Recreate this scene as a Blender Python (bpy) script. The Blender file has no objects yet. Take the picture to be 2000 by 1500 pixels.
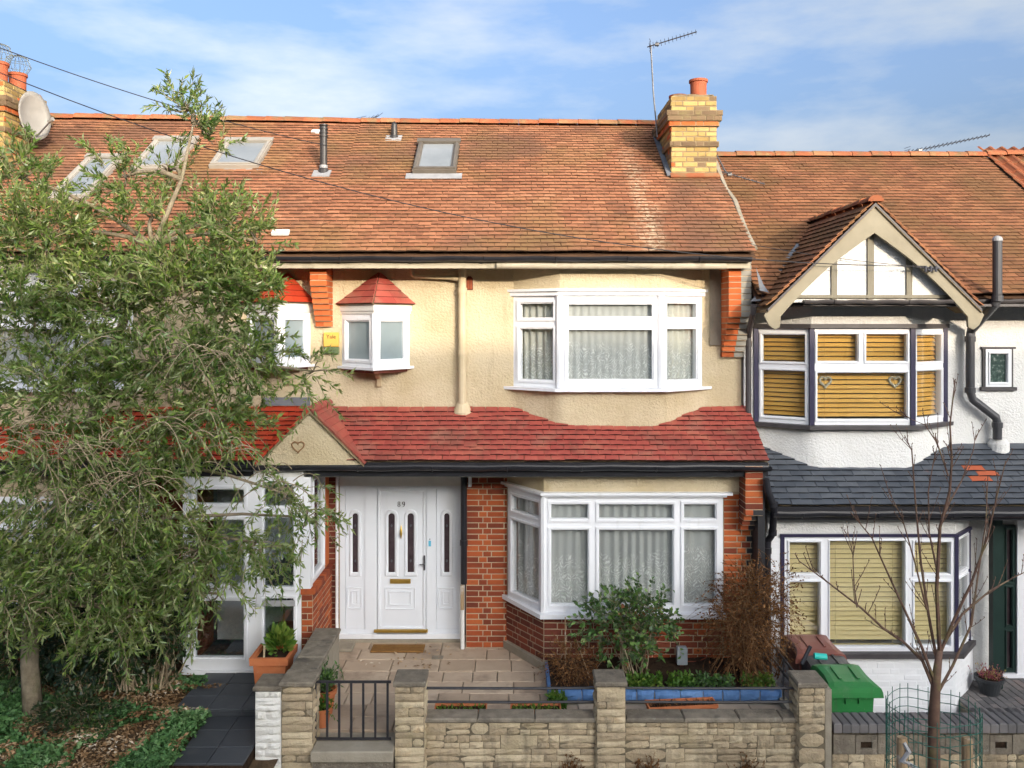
import bpy, math, random
import numpy as np
from mathutils import Vector, Matrix, noise as mnoise

# ------------------------------------------------------------------ camera, sky, sun, exposure
SC = bpy.context.scene
COL = SC.collection
F, CZ, HY = 1650.0, 4.3, 630.0            # focal length in photo pixels, camera height, horizon row
cam = bpy.data.cameras.new('camera'); camo = bpy.data.objects.new('camera', cam); COL.objects.link(camo)
cam.sensor_width = 36; cam.lens = F/2000*36; cam.shift_y = -(750-HY)/2000
cam.clip_start = .05; cam.clip_end = 3000
camo.location = (0, 0, CZ); camo.rotation_euler = (math.radians(90), 0, 0)
SC.camera = camo
SUN_EL, SUN_AZ = math.radians(12.0), math.radians(27)      # azimuth off the street's normal, from the east side
wd = bpy.data.worlds.new('World'); SC.world = wd; wd.use_nodes = True
nt = wd.node_tree; nt.nodes.clear()
def wn(t, **k):
    n = nt.nodes.new(t)
    for a, b in k.items(): setattr(n, a, b)
    return n
sky = wn('ShaderNodeTexSky', sky_type='NISHITA', sun_disc=False, sun_elevation=SUN_EL, sun_rotation=math.pi-SUN_AZ,
         air_density=.7, dust_density=10.0, ozone_density=2.1)
tc = wn('ShaderNodeTexCoord'); mp = wn('ShaderNodeMapping'); mp.inputs['Scale'].default_value = (1.5, 1.5, 5.0)
mp.inputs['Rotation'].default_value = (0, .12, 0)
cn = wn('ShaderNodeTexNoise'); cn.inputs['Scale'].default_value = 2.2; cn.inputs['Detail'].default_value = 7; cn.inputs['Roughness'].default_value = .56
cr = wn('ShaderNodeValToRGB'); cr.color_ramp.elements[0].position = .44; cr.color_ramp.elements[1].position = .68
cr.color_ramp.elements[0].color = (0, 0, 0, 1); cr.color_ramp.elements[1].color = (.88, .88, .88, 1)
mx = wn('ShaderNodeMixRGB')
bw_ = wn('ShaderNodeRGBToBW'); cm = wn('ShaderNodeMixRGB', blend_type='MULTIPLY'); cm.inputs[0].default_value = 1; cm.inputs[2].default_value = (1.42, 1.58, 1.76, 1)   # cloud: as bright as the sky around it, but white
bg = wn('ShaderNodeBackground'); bg.inputs['Strength'].default_value = .15
ow = wn('ShaderNodeOutputWorld')
for a, b in ((tc.outputs['Generated'], mp.inputs[0]), (mp.outputs[0], cn.inputs['Vector']), (cn.outputs['Fac'], cr.inputs[0]),
             (cr.outputs[0], mx.inputs[0]), (sky.outputs[0], mx.inputs[1]), (sky.outputs[0], bw_.inputs[0]), (bw_.outputs[0], cm.inputs[1]), (cm.outputs[0], mx.inputs[2]), (mx.outputs[0], bg.inputs[0]), (bg.outputs[0], ow.inputs[0])):
    nt.links.new(a, b)
sl = bpy.data.lights.new('sun', 'SUN'); sl.energy = 2.0; sl.angle = math.radians(.55); sl.color = (.57, .475, .365)
so = bpy.data.objects.new('sun', sl); COL.objects.link(so); so.location = (8, -14, 14)
so.rotation_euler = Vector((-math.sin(SUN_AZ)*math.cos(SUN_EL), math.cos(SUN_AZ)*math.cos(SUN_EL), -math.sin(SUN_EL))).to_track_quat('-Z', 'Y').to_euler()
SC.view_settings.view_transform = 'Standard'; SC.view_settings.look = 'None'
SC.view_settings.exposure = 1.80; SC.view_settings.gamma = 1.0
SC.render.engine = 'CYCLES'; SC.cycles.max_bounces = 7; SC.cycles.diffuse_bounces = 4; SC.cycles.transparent_max_bounces = 12
SC.cycles.use_denoising = True; SC.cycles.caustics_reflective = False; SC.cycles.caustics_refractive = False

# ------------------------------------------------------------------ helpers
R = random.Random(7)
def X(px, d): return (px-1000)*d/F
def Z(py, d): return CZ-(py-HY)*d/F
def W(px, py, d): return Vector((X(px, d), d, Z(py, d)))
def U(a, b): return R.uniform(a, b)

def put(o, parent):
    COL.objects.link(o)
    if parent is not None:
        o.parent = parent
        if parent.parent is None: o.matrix_parent_inverse = Matrix.Translation(-parent.location)
    return o
def tag(o, label=None, cat=None, group=None, kind=None):
    for k, v in (('label', label), ('category', cat), ('group', group), ('kind', kind)):
        if v: o[k] = v
    return o
def thing(name, label, cat, loc, group=None):
    o = bpy.data.objects.new(name, None); COL.objects.link(o); o.location = loc; o.empty_display_size = .2
    return tag(o, label, cat, group)

class MB:
    def __init__(s): s.v = []; s.f = []
    def add(s, vs, fs):
        n = len(s.v); s.v += [tuple(v) for v in vs]; s.f += [tuple(i+n for i in f) for f in fs]; return s
    def ob(s, o, u, v, w):
        o, u, v, w = map(Vector, (o, u, v, w))
        return s.add([o, o+u, o+u+v, o+v, o+w, o+u+w, o+u+v+w, o+v+w],
                     [(3, 2, 1, 0), (4, 5, 6, 7), (0, 1, 5, 4), (1, 2, 6, 5), (2, 3, 7, 6), (3, 0, 4, 7)])
    def box(s, x0, x1, y0, y1, z0, z1): return s.ob((x0, y0, z0), (x1-x0, 0, 0), (0, y1-y0, 0), (0, 0, z1-z0))
    def cbox(s, x0, x1, y0, y1, z0, z1, c=.012):          # chamfered top and bottom edges
        vs = []
        for z, i in ((z0, c), (z0+c, 0), (z1-c, 0), (z1, c)):
            vs += [(x0+i, y0+i, z), (x1-i, y0+i, z), (x1-i, y1-i, z), (x0+i, y1-i, z)]
        fs = [(3, 2, 1, 0), (12, 13, 14, 15)]
        for k in range(3):
            for j in range(4): a = k*4; fs.append((a+j, a+(j+1) % 4, a+4+(j+1) % 4, a+4+j))
        return s.add(vs, fs)
    def tube(s, pts, r, n=8, cap=True):
        pts = [Vector(p) for p in pts]; m = len(pts); rs = r if isinstance(r, (list, tuple)) else [r]*m
        vs = []; fs = []; prev = None
        for i, p in enumerate(pts):
            t = (pts[min(i+1, m-1)]-pts[max(i-1, 0)])
            if t.length < 1e-9: t = Vector((0, 0, 1))
            t.normalize()
            a = prev if prev is not None else (Vector((1, 0, 0)) if abs(t.x) < .8 else Vector((0, 1, 0)))
            a = (a-t*a.dot(t)); a.normalize(); b = t.cross(a); prev = a
            for k in range(n):
                q = 2*math.pi*k/n; vs.append(p+(a*math.cos(q)+b*math.sin(q))*rs[i])
        for i in range(m-1):
            for k in range(n): fs.append((i*n+k, i*n+(k+1) % n, (i+1)*n+(k+1) % n, (i+1)*n+k))
        if cap: fs += [tuple(range(n-1, -1, -1)), tuple((m-1)*n+k for k in range(n))]
        return s.add(vs, fs)
    def prism(s, poly, vec):
        n = len(poly); vec = Vector(vec); p = [Vector(q) for q in poly]
        fs = [tuple(range(n)), tuple(range(2*n-1, n-1, -1))]+[(i, n+i, n+(i+1) % n, (i+1) % n) for i in range(n)]
        return s.add(p+[q+vec for q in p], fs)
    def lathe(s, c, prof, n=20, cap=True):
        c = Vector(c); vs = []; fs = []; m = len(prof)
        for r, z in prof:
            for k in range(n): q = 2*math.pi*k/n; vs.append(c+Vector((r*math.cos(q), r*math.sin(q), z)))
        for i in range(m-1):
            for k in range(n): fs.append((i*n+k, i*n+(k+1) % n, (i+1)*n+(k+1) % n, (i+1)*n+k))
        if cap: fs += [tuple(range(n-1, -1, -1)), tuple((m-1)*n+k for k in range(n))]
        return s.add(vs, fs)
    def holed(s, O, u, v, n, w, h, rects, depth):         # slab of w x h with rectangular openings; n points outwards
        O, u, v, n = map(Vector, (O, u, v, n))
        us = sorted({0, w, *[r[0] for r in rects], *[r[1] for r in rects]}); vv = sorted({0, h, *[r[2] for r in rects], *[r[3] for r in rects]})
        P = lambda a, b, c: O+u*a+v*b-n*c
        for i in range(len(us)-1):
            for j in range(len(vv)-1):
                cu, cv = (us[i]+us[i+1])/2, (vv[j]+vv[j+1])/2
                if any(r[0] < cu < r[1] and r[2] < cv < r[3] for r in rects): continue
                a, b, c, d = us[i], us[i+1], vv[j], vv[j+1]
                s.add([P(a, c, 0), P(b, c, 0), P(b, d, 0), P(a, d, 0)], [(0, 1, 2, 3)])
                s.add([P(a, c, depth), P(b, c, depth), P(b, d, depth), P(a, d, depth)], [(3, 2, 1, 0)])
        for a, b, c, d, o in [(0, w, 0, h, 1)]+[(*r, 0) for r in rects]:
            q = [(a, c), (b, c), (b, d), (a, d)]
            for k in range(4):
                p, t = q[k], q[(k+1) % 4]; f = [P(*p, 0), P(*t, 0), P(*t, depth), P(*p, depth)]
                s.add(f, [(3, 2, 1, 0)] if o else [(0, 1, 2, 3)])
        return s
    def mesh(s, name, smooth=False):
        me = bpy.data.meshes.new(name); me.from_pydata(s.v, [], s.f); me.update()
        if smooth: me.polygons.foreach_set('use_smooth', [True]*len(me.polygons))
        return me
    def build(s, name, mat, parent=None, smooth=False):
        me = s.mesh(name, smooth); me.materials.append(mat)
        o = bpy.data.objects.new(name, me)
        if parent is None and len(s.v):                    # a thing of one mesh: origin at its base
            a = np.array(s.v); c = Vector(((a[:, 0].min()+a[:, 0].max())/2, (a[:, 1].min()+a[:, 1].max())/2, a[:, 2].min()))
            me.transform(Matrix.Translation(-c)); o.location = c
        return put(o, parent)
def np_obj(name, V, Fq, mat, parent=None, kind=None):       # big meshes from numpy (quads)
    me = bpy.data.meshes.new(name); nv, nf, k = len(V), len(Fq), Fq.shape[1]
    me.vertices.add(nv); me.vertices.foreach_set('co', V.astype(np.float32).ravel())
    me.loops.add(nf*k); me.loops.foreach_set('vertex_index', Fq.astype(np.int32).ravel())
    me.polygons.add(nf); me.polygons.foreach_set('loop_start', np.arange(0, nf*k, k, dtype=np.int32))
    me.polygons.foreach_set('loop_total', np.full(nf, k, dtype=np.int32)); me.update(calc_edges=True)
    me.materials.append(mat); o = bpy.data.objects.new(name, me)
    if kind: o['kind'] = kind
    return put(o, parent)

# ------------------------------------------------------------------ materials
def newmat(name):
    m = bpy.data.materials.new(name); m.use_nodes = True; n = m.node_tree; n.nodes.clear()
    out = n.nodes.new('ShaderNodeOutputMaterial'); return m, n, out
def nd(n, t, **k):
    x = n.nodes.new(t)
    for a, b in k.items(): setattr(x, a, b)
    return x
def c4(c): return (c[0], c[1], c[2], 1)
def ramp(n, stops, fac, interp='LINEAR'):
    r = nd(n, 'ShaderNodeValToRGB'); e = r.color_ramp; e.interpolation = interp
    while len(e.elements) < len(stops): e.elements.new(.5)
    for el, (p, c) in zip(e.elements, stops): el.position = p; el.color = c4(c) if hasattr(c, '__len__') else (c, c, c, 1)
    n.links.new(fac, r.inputs[0]); return r.outputs[0]
def math_(n, op, a, b=None, c=None, clamp=False):
    x = nd(n, 'ShaderNodeMath', operation=op, use_clamp=clamp)
    for i, v in enumerate((a, b, c)):
        if v is None: continue
        if isinstance(v, (int, float)): x.inputs[i].default_value = v
        else: n.links.new(v, x.inputs[i])
    return x.outputs[0]
def noise_(n, vec, scale, detail=4, rough=.55):
    x = nd(n, 'ShaderNodeTexNoise'); x.inputs['Scale'].default_value = scale; x.inputs['Detail'].default_value = detail
    x.inputs['Roughness'].default_value = rough; n.links.new(vec, x.inputs['Vector']); return x.outputs['Fac']
def mixc(n, fac, a, b, mode='MIX'):
    x = nd(n, 'ShaderNodeMixRGB', blend_type=mode)
    for i, v in enumerate((fac, a, b)):
        if isinstance(v, (int, float)): x.inputs[i].default_value = v
        elif isinstance(v, tuple): x.inputs[i].default_value = c4(v)
        else: n.links.new(v, x.inputs[i])
    return x.outputs[0]
def rnd(n):
    oi = nd(n, 'ShaderNodeObjectInfo'); g = nd(n, 'ShaderNodeNewGeometry')
    return math_(n, 'FRACT', math_(n, 'ADD', oi.outputs['Random'], g.outputs['Random Per Island'])), g
def PM(name, stops, rough=.8, ns=5, var=0., bump=.25, bs=50, bd=.01, spec=.3, metal=0., stains=(), vscale=(1, 1, 1), extra=None):
    m, n, out = newmat(name); L = n.links.new
    r, g = rnd(n); pos = g.outputs['Position']
    mpn = nd(n, 'ShaderNodeMapping'); mpn.inputs['Scale'].default_value = vscale; L(pos, mpn.inputs[0])
    nz = noise_(n, mpn.outputs[0], ns)
    nz = math_(n, 'MULTIPLY_ADD', nz, 1.8, -.4, clamp=True)
    fac = math_(n, 'ADD', math_(n, 'MULTIPLY', nz, 1-var), math_(n, 'MULTIPLY', r, var)) if var else nz
    col = ramp(n, stops, fac)
    for sc, sscale, lo, hi, amt, *sv in stains:
        vec = pos
        if sv: mq = nd(n, 'ShaderNodeMapping'); mq.inputs['Scale'].default_value = sv[0]; L(pos, mq.inputs[0]); vec = mq.outputs[0]
        f = ramp(n, [(lo, 0.), (hi, amt)], noise_(n, vec, sscale, 5, .62)); col = mixc(n, f, col, sc)
    if extra: col = extra(n, col, pos)
    b = nd(n, 'ShaderNodeBsdfPrincipled'); L(col, b.inputs['Base Color']); b.inputs['Roughness'].default_value = rough
    b.inputs['Specular IOR Level'].default_value = spec; b.inputs['Metallic'].default_value = metal
    if bump:
        bn = nd(n, 'ShaderNodeBump'); bn.inputs['Strength'].default_value = bump; bn.inputs['Distance'].default_value = bd
        L(noise_(n, pos, bs, 5, .6), bn.inputs['Height']); L(bn.outputs[0], b.inputs['Normal'])
    L(b.outputs[0], out.inputs[0]); return m
def LEAF(name, stops, back=None, trans=.3, rough=.5, spec=.35):
    m, n, out = newmat(name); L = n.links.new
    r, g = rnd(n)
    r = math_(n, 'ADD', math_(n, 'MULTIPLY', r, .75), math_(n, 'MULTIPLY_ADD', noise_(n, g.outputs['Position'], 1.9, 3), 1.7, -.74), clamp=True)
    col = ramp(n, stops, r)
    if back: col = mixc(n, g.outputs['Backfacing'], col, back)
    b = nd(n, 'ShaderNodeBsdfPrincipled'); L(col, b.inputs['Base Color']); b.inputs['Roughness'].default_value = rough
    b.inputs['Specular IOR Level'].default_value = spec
    t = nd(n, 'ShaderNodeBsdfTranslucent'); L(mixc(n, 1., col, (1.25, 1.35, .6), 'MULTIPLY'), t.inputs[0])
    mxs = nd(n, 'ShaderNodeMixShader'); mxs.inputs[0].default_value = trans
    L(b.outputs[0], mxs.inputs[1]); L(t.outputs[0], mxs.inputs[2]); L(mxs.outputs[0], out.inputs[0]); return m
def GLASS(name, tint=(.97, .985, .98), gain=1.7, base=.03):
    m, n, out = newmat(name); L = n.links.new
    lw = nd(n, 'ShaderNodeLayerWeight'); lw.inputs[0].default_value = .5
    f = math_(n, 'MULTIPLY_ADD', math_(n, 'POWER', lw.outputs['Facing'], 5), .9, base+.04*gain, clamp=True)
    t = nd(n, 'ShaderNodeBsdfTransparent'); t.inputs[0].default_value = c4(tint)
    gl = nd(n, 'ShaderNodeBsdfGlossy'); gl.inputs['Roughness'].default_value = .015
    g = nd(n, 'ShaderNodeNewGeometry'); bn = nd(n, 'ShaderNodeBump'); bn.inputs['Strength'].default_value = .06; bn.inputs['Distance'].default_value = .02
    L(noise_(n, g.outputs['Position'], 3, 1), bn.inputs['Height']); L(bn.outputs[0], gl.inputs['Normal'])
    mxs = nd(n, 'ShaderNodeMixShader'); L(f, mxs.inputs[0]); L(t.outputs[0], mxs.inputs[1]); L(gl.outputs[0], mxs.inputs[2])
    L(mxs.outputs[0], out.inputs[0]); return m

def streak(n, col, pos):                                  # pale lichen streak below the chimney's gutter side
    sx = nd(n, 'ShaderNodeSeparateXYZ'); n.links.new(pos, sx.inputs[0])
    wob = math_(n, 'MULTIPLY_ADD', noise_(n, pos, 2.2, 4), .7, -.35)
    dx = math_(n, 'ABSOLUTE', math_(n, 'SUBTRACT', math_(n, 'ADD', sx.outputs[0], wob), 1.80))
    f = math_(n, 'SUBTRACT', 1.0, math_(n, 'DIVIDE', dx, .22), clamp=True)
    low = ramp(n, [(.0, 1.), (.55, .75), (.75, .35), (.9, 0.)], math_(n, 'DIVIDE', math_(n, 'SUBTRACT', sx.outputs[2], 5.1), 2.5))
    g = math_(n, 'MULTIPLY', math_(n, 'MULTIPLY', f, low), ramp(n, [(.42, 0.), (.6, 1.)], noise_(n, pos, 22, 4)))
    return mixc(n, math_(n, 'MULTIPLY', g, .85), col, (.62, .50, .33))
roofst = [(0, (.19, .080, .042)), (.35, (.30, .120, .060)), (.7, (.40, .170, .085)), (1, (.50, .235, .130))]
m_tile = PM('clay_tile', roofst, .85, 1.1, .5, .35, 70, .006, .25,
            stains=[((.165, .085, .052), .62, .48, .60, .78), ((.24, .150, .055), .8, .49, .66, .6), ((.30, .20, .10), 9, .62, .74, .4), ((.07, .04, .025), 14, .60, .70, .5)], extra=streak)
m_tile87 = PM('brown_clay_tile', [(0, (.15, .064, .036)), (.4, (.235, .098, .048)), (.75, (.32, .138, .066)), (1, (.40, .19, .095))], .88, 1.4, .45, .35, 70, .006, .2,
              stains=[((.14, .085, .034), .9, .46, .62, .65), ((.26, .17, .09), 7, .62, .72, .45)])
m_ridge = PM('ridge_clay', [(0, (.20, .064, .028)), (.6, (.31, .105, .048)), (1, (.36, .18, .09))], .85, 3, .5, .3, 40, .01, .2, stains=[((.25, .19, .09), 5, .50, .64, .7), ((.12, .07, .04), 2.5, .5, .66, .6)])
m_red = PM('red_painted_tile', [(0, (.25, .045, .036)), (.4, (.34, .064, .048)), (.75, (.40, .085, .060)), (1, (.46, .145, .092))], .55, 2.2, .45, .25, 60, .006, .45,
           stains=[((.17, .065, .045), 1.6, .50, .68, .6), ((.44, .19, .11), 3.5, .52, .70, .5), ((.30, .17, .12), 2.4, .54, .70, .5), ((.45, .30, .32), 1.1, .66, .78, .3), ((.07, .03, .02), 1.0, .58, .76, .6, (6, 2, 2)), ((.18, .14, .06), 16, .66, .74, .5)])
m_orange = PM('orange_red_painted_tile', [(0, (.30, .028, .012)), (.5, (.46, .046, .016)), (1, (.50, .075, .028))], .5, 2, .5, .25, 60, .006, .45, stains=[((.16, .03, .02), 2, .55, .72, .5)])
m_slate = PM('grey_painted_tile', [(0, (.045, .053, .066)), (.5, (.070, .080, .095)), (1, (.11, .12, .132))], .55, 3, .5, .3, 60, .006, .45,
             stains=[((.24, .09, .07), 2.3, .66, .78, .45), ((.12, .13, .14), 8, .58, .7, .4)])
m_oslate = PM('bare_orange_tile', [(0, (.38, .09, .04)), (1, (.50, .13, .06))], .7, 4, .6)
m_pan = PM('pantile', [(0, (.20, .06, .025)), (1, (.32, .11, .05))], .85, 3, .4, stains=[((.24, .18, .08), 4, .55, .7, .6)])
m_cream = PM('cream_roughcast', [(0, (.44, .355, .215)), (.5, (.515, .43, .285)), (1, (.58, .50, .355))], .92, 1.6, 0, .9, 34, .022, .15,
             stains=[((.33, .26, .16), 1.0, .56, .76, .55, (7, 7, .6)), ((.60, .52, .38), .9, .62, .66, .35), ((.34, .26, .155), 1.3, .60, .80, .35), ((.36, .285, .18), 11, .58, .75, .35)])
m_creampaint = PM('cream_paint', [(0, (.46, .375, .23)), (1, (.55, .46, .31))], .6, 5, 0, .15, 40, .005, .3)
m_white = PM('white_roughcast', [(0, (.56, .55, .52)), (.5, (.66, .655, .63)), (1, (.72, .715, .69))], .92, 1.8, 0, .9, 36, .02, .15,
             stains=[((.40, .38, .32), 1.0, .62, .80, .35, (7, 7, .7)), ((.50, .47, .40), 1.7, .60, .78, .35), ((.52, .50, .46), 12, .6, .75, .3)])
m_whitebrick = PM('white_painted_brick', [(0, (.66, .67, .68)), (1, (.78, .79, .80))], .7, 6, .4, .3, 60, .006, .3)
m_upvc = PM('white_plastic', [(0, (.70, .71, .735)), (1, (.77, .78, .80))], .32, 2, .2, 0, spec=.45, stains=[((.48, .47, .43), 1.0, .58, .80, .35, (9, 9, 1.2)), ((.52, .51, .47), 6, .62, .78, .3)])
m_upvcdirty = PM('weathered_white', [(0, (.60, .60, .57)), (1, (.74, .73, .70))], .5, 6, 0, .1, 40, .004)
m_door = PM('white_door_plastic', [(0, (.66, .69, .735)), (1, (.72, .75, .79))], .35, 2, 0, 0, spec=.45, stains=[((.50, .51, .52), 1.0, .58, .80, .3, (8, 8, 1.2))])
m_black = PM('black_gloss', [(0, (.010, .010, .013)), (1, (.020, .020, .025))], .35, 6, 0, .1, 30, .004, .5)
m_blackmetal = PM('black_ironwork', [(0, (.012, .012, .016)), (1, (.030, .028, .030))], .5, 20, 0, .3, 90, .003, .5)
m_darktrim = PM('dark_grey_paint', [(0, (.045, .040, .042)), (1, (.075, .068, .068))], .5, 6, 0, .15, 40, .004)
m_purple = PM('dark_navy_trim', [(0, (.018, .016, .045)), (1, (.03, .026, .06))], .45, 6, 0, .1, 40, .004)
m_barge = PM('olive_grey_paint', [(0, (.19, .165, .11)), (1, (.26, .23, .16))], .6, 5, 0, .15, 30, .005, stains=[((.16, .14, .10), 3, .6, .75, .4)])
m_stud = PM('weathered_timber', [(0, (.15, .135, .10)), (1, (.22, .20, .15))], .8, 6, 0, .3, 60, .005, vscale=(8, 8, 1))
m_fascia = PM('dirty_fascia', [(0, (.30, .26, .19)), (1, (.46, .41, .31))], .7, 3, 0, .2, 20, .006, vscale=(.4, 1, 3), stains=[((.16, .14, .10), 4, .52, .68, .6)])
redb = [(0, (.105, .030, .020)), (.3, (.21, .048, .022)), (.65, (.33, .075, .026)), (1, (.45, .125, .038))]
m_brick = PM('red_brick', redb, .85, 3, .72, .5, 60, .006, .2, stains=[((.09, .05, .035), 5, .60, .75, .5)])
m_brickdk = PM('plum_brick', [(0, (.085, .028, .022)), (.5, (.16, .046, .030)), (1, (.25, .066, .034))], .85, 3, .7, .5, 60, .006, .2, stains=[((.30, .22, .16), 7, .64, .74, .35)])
m_brickor = PM('orange_brick', [(0, (.32, .075, .022)), (.5, (.44, .105, .030)), (1, (.52, .15, .05))], .85, 4, .7, .5, 60, .006, .2)
m_brickye = PM('yellow_stock_brick', [(0, (.20, .125, .045)), (.35, (.34, .235, .085)), (.75, (.45, .33, .13)), (1, (.45, .25, .12))], .88, 4, .7, .5, 50, .008, .2, stains=[((.14, .11, .05), 6, .56, .72, .6)])
m_brickgr = PM('grey_brown_brick', [(0, (.10, .065, .040)), (1, (.22, .15, .085))], .88, 4, .7, .5, 50, .008, .2, stains=[((.22, .2, .08), 7, .55, .7, .5)])
m_brickblk = PM('black_painted_brick', [(0, (.010, .010, .012)), (1, (.025, .025, .028))], .5, 4, .5, .3, 60, .005, .4)
m_brickgp = PM('grey_painted_brick', [(0, (.20, .19, .16)), (1, (.30, .28, .24))], .7, 4, .5, .3, 60, .005)
m_mortar = PM('mortar', [(0, (.33, .25, .165)), (1, (.48, .38, .26))], .95, 8, 0, .6, 90, .008, .1)
m_mortard = PM('dark_mortar', [(0, (.17, .13, .08)), (1, (.28, .21, .12))], .95, 8, 0, .6, 90, .008, .1)
m_stone = PM('buff_stone', [(0, (.26, .205, .135)), (.4, (.41, .325, .21)), (.8, (.53, .44, .295)), (1, (.53, .375, .21))], .92, 5, .62, .8, 38, .018, .15,
             stains=[((.17, .15, .11), 6, .52, .70, .6), ((.25, .22, .12), 2, .54, .70, .5), ((.08, .07, .05), 1.0, .56, .74, .55, (5, 5, 1)), ((.38, .22, .10), 3.1, .66, .76, .5)])
m_stonew = PM('white_painted_stone', [(0, (.56, .54, .48)), (1, (.72, .71, .67))], .85, 5, .4, .7, 38, .014, .2, stains=[((.34, .30, .22), 5, .58, .72, .6)])
m_coping = PM('lichen_grey_coping', [(0, (.10, .085, .066)), (.5, (.19, .163, .125)), (1, (.31, .265, .20))], .95, 9, .35, .9, 45, .016, .15,
              stains=[((.30, .28, .22), 14, .60, .70, .55), ((.06, .055, .05), 4, .56, .7, .6)])
m_conc = PM('old_concrete', [(0, (.22, .19, .14)), (1, (.36, .32, .25))], .95, 6, .2, .6, 50, .01, .15, stains=[((.12, .11, .08), 3, .55, .7, .6)])
m_pave = PM('buff_paving', [(0, (.30, .225, .155)), (.5, (.41, .315, .225)), (1, (.50, .40, .295))], .9, 2.5, .55, .4, 50, .006, .2, stains=[((.17, .125, .095), 2.2, .54, .7, .6), ((.20, .135, .11), 9, .6, .75, .4)])
m_blackpave = PM('black_slate_paving', [(0, (.028, .032, .038)), (1, (.060, .066, .074))], .55, 3, .5, .3, 40, .006, .4, stains=[((.10, .10, .10), 5, .6, .75, .4)])
m_bluegreypave = PM('blue_grey_block', [(0, (.09, .085, .085)), (.6, (.16, .15, .145)), (1, (.22, .17, .15))], .85, 5, .6, .4, 50, .006, .2)
m_bluebrick = PM('blue_painted_brick', [(0, (.06, .13, .28)), (.6, (.10, .21, .42)), (1, (.17, .29, .48))], .7, 8, .5, .6, 40, .012, .25, stains=[((.22, .20, .17), 9, .60, .70, .7)])
m_terra = PM('terracotta', [(0, (.40, .12, .045)), (1, (.56, .20, .085))], .8, 6, .2, .2, 40, .006, .2, stains=[((.42, .30, .20), 7, .6, .75, .4)])
m_pot = PM('chimney_pot_clay', [(0, (.27, .065, .028)), (1, (.40, .11, .05))], .75, 8, .3, .2, 40, .006)
m_joint = PM('dirty_joint', [(0, (.10, .083, .058)), (1, (.20, .165, .11))], .95, 8, 0, .6, 90, .008, .1)
m_soil = PM('dark_soil', [(0, (.018, .012, .008)), (1, (.060, .038, .024))], 1, 14, 0, .9, 60, .03, .1)
m_earth = PM('garden_earth', [(0, (.055, .038, .024)), (1, (.16, .105, .060))], 1, 7, 0, .9, 50, .03, .1)
m_asphalt = PM('asphalt', [(0, (.040, .040, .042)), (1, (.062, .060, .060))], .95, 12, 0, .5, 120, .01, .2)
m_flag = PM('pavement_flag', [(0, (.20, .19, .175)), (1, (.28, .265, .245))], .95, 4, .4, .3, 60, .006)
m_lead = PM('lead_grey', [(0, (.10, .11, .125)), (1, (.20, .21, .23))], .55, 6, 0, .3, 25, .01, .4)
m_leadw = PM('pale_flashing', [(0, (.24, .24, .245)), (1, (.38, .38, .38))], .6, 6, 0, .2, 25, .008, .4)
m_skyframe = PM('roof_window_frame', [(0, (.095, .082, .066)), (1, (.15, .13, .105))], .5, 5, 0, .1, 30, .004, .4)
m_skyframe2 = PM('pale_roof_window_frame', [(0, (.27, .245, .21)), (1, (.36, .33, .28))], .5, 5, 0, .1, 30, .004, .4)
m_flue = PM('black_flue', [(0, (.020, .019, .019)), (1, (.042, .038, .036))], .45, 5, 0, .1, 30, .004, .4)
m_soilpipe = PM('charcoal_pipe', [(0, (.035, .036, .040)), (1, (.055, .055, .060))], .4, 5, 0, .05, 30, .004, .45)
m_alu = PM('dull_aluminium', [(0, (.13, .13, .135)), (1, (.22, .22, .225))], .45, 9, 0, .1, 40, .003, .5, .6)
m_darkmetal = PM('dark_metal', [(0, (.05, .05, .06)), (1, (.10, .10, .11))], .45, 9, 0, 0, metal=.4)
m_brass = PM('brass', [(0, (.48, .30, .06)), (1, (.62, .42, .11))], .35, 9, 0, 0, metal=.8)
m_mat = PM('coir_mat', [(0, (.17, .085, .028)), (1, (.27, .14, .045))], 1, 12, 0, .9, 120, .012, .1)
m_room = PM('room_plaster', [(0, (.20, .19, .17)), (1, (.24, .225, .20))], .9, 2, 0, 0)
m_frost = PM('obscured_glass', [(0, (.16, .20, .21)), (1, (.25, .31, .33))], .12, 1.2, 0, .12, 14, .004, .6)
m_doorglass = PM('dark_leaded_glass', [(0, (.030, .020, .024)), (1, (.075, .055, .060))], .18, 10, 0, .3, 30, .004, .5)
m_glass = GLASS('window_glass')
m_glassdk = GLASS('porch_glass', (.92, .95, .95), 2.6, .10)
m_skyglass = PM('roof_window_glass', [(0, (.17, .19, .20)), (1, (.28, .30, .31))], .12, 1.5, 0, .05, 6, .004, .6)
m_blind = PM('wooden_slat', [(0, (.66, .34, .06)), (1, (.78, .46, .12))], .5, 3, .3, .1, 60, .003, .4, vscale=(.5, 1, 8))
m_blind2 = PM('pale_wooden_slat', [(0, (.60, .47, .21)), (1, (.72, .58, .30))], .5, 3, .3, .1, 60, .003, .4, vscale=(.5, 1, 8))
m_binG = PM('green_bin_plastic', [(0, (.020, .16, .040)), (1, (.034, .215, .058))], .45, 3, .1, .1, 90, .002, .4, stains=[((.14, .18, .12), 4, .56, .8, .45), ((.06, .09, .05), 1.0, .58, .74, .5, (20, 20, 2)), ((.20, .24, .18), 40, .64, .7, .4)])
m_binB = PM('brown_bin_plastic', [(0, (.17, .055, .040)), (1, (.24, .085, .062))], .45, 3, .1, .1, 90, .002, .4)
m_binK = PM('charcoal_bin_plastic', [(0, (.022, .025, .028)), (1, (.042, .046, .050))], .45, 3, .1, .1, 90, .002, .4)
m_teal = PM('teal_plastic', [(0, (.02, .42, .36)), (1, (.03, .5, .43))], .4, 3)
m_meter = PM('grey_meter_plastic', [(0, (.20, .23, .25)), (1, (.26, .29, .31))], .5, 4)
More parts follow.
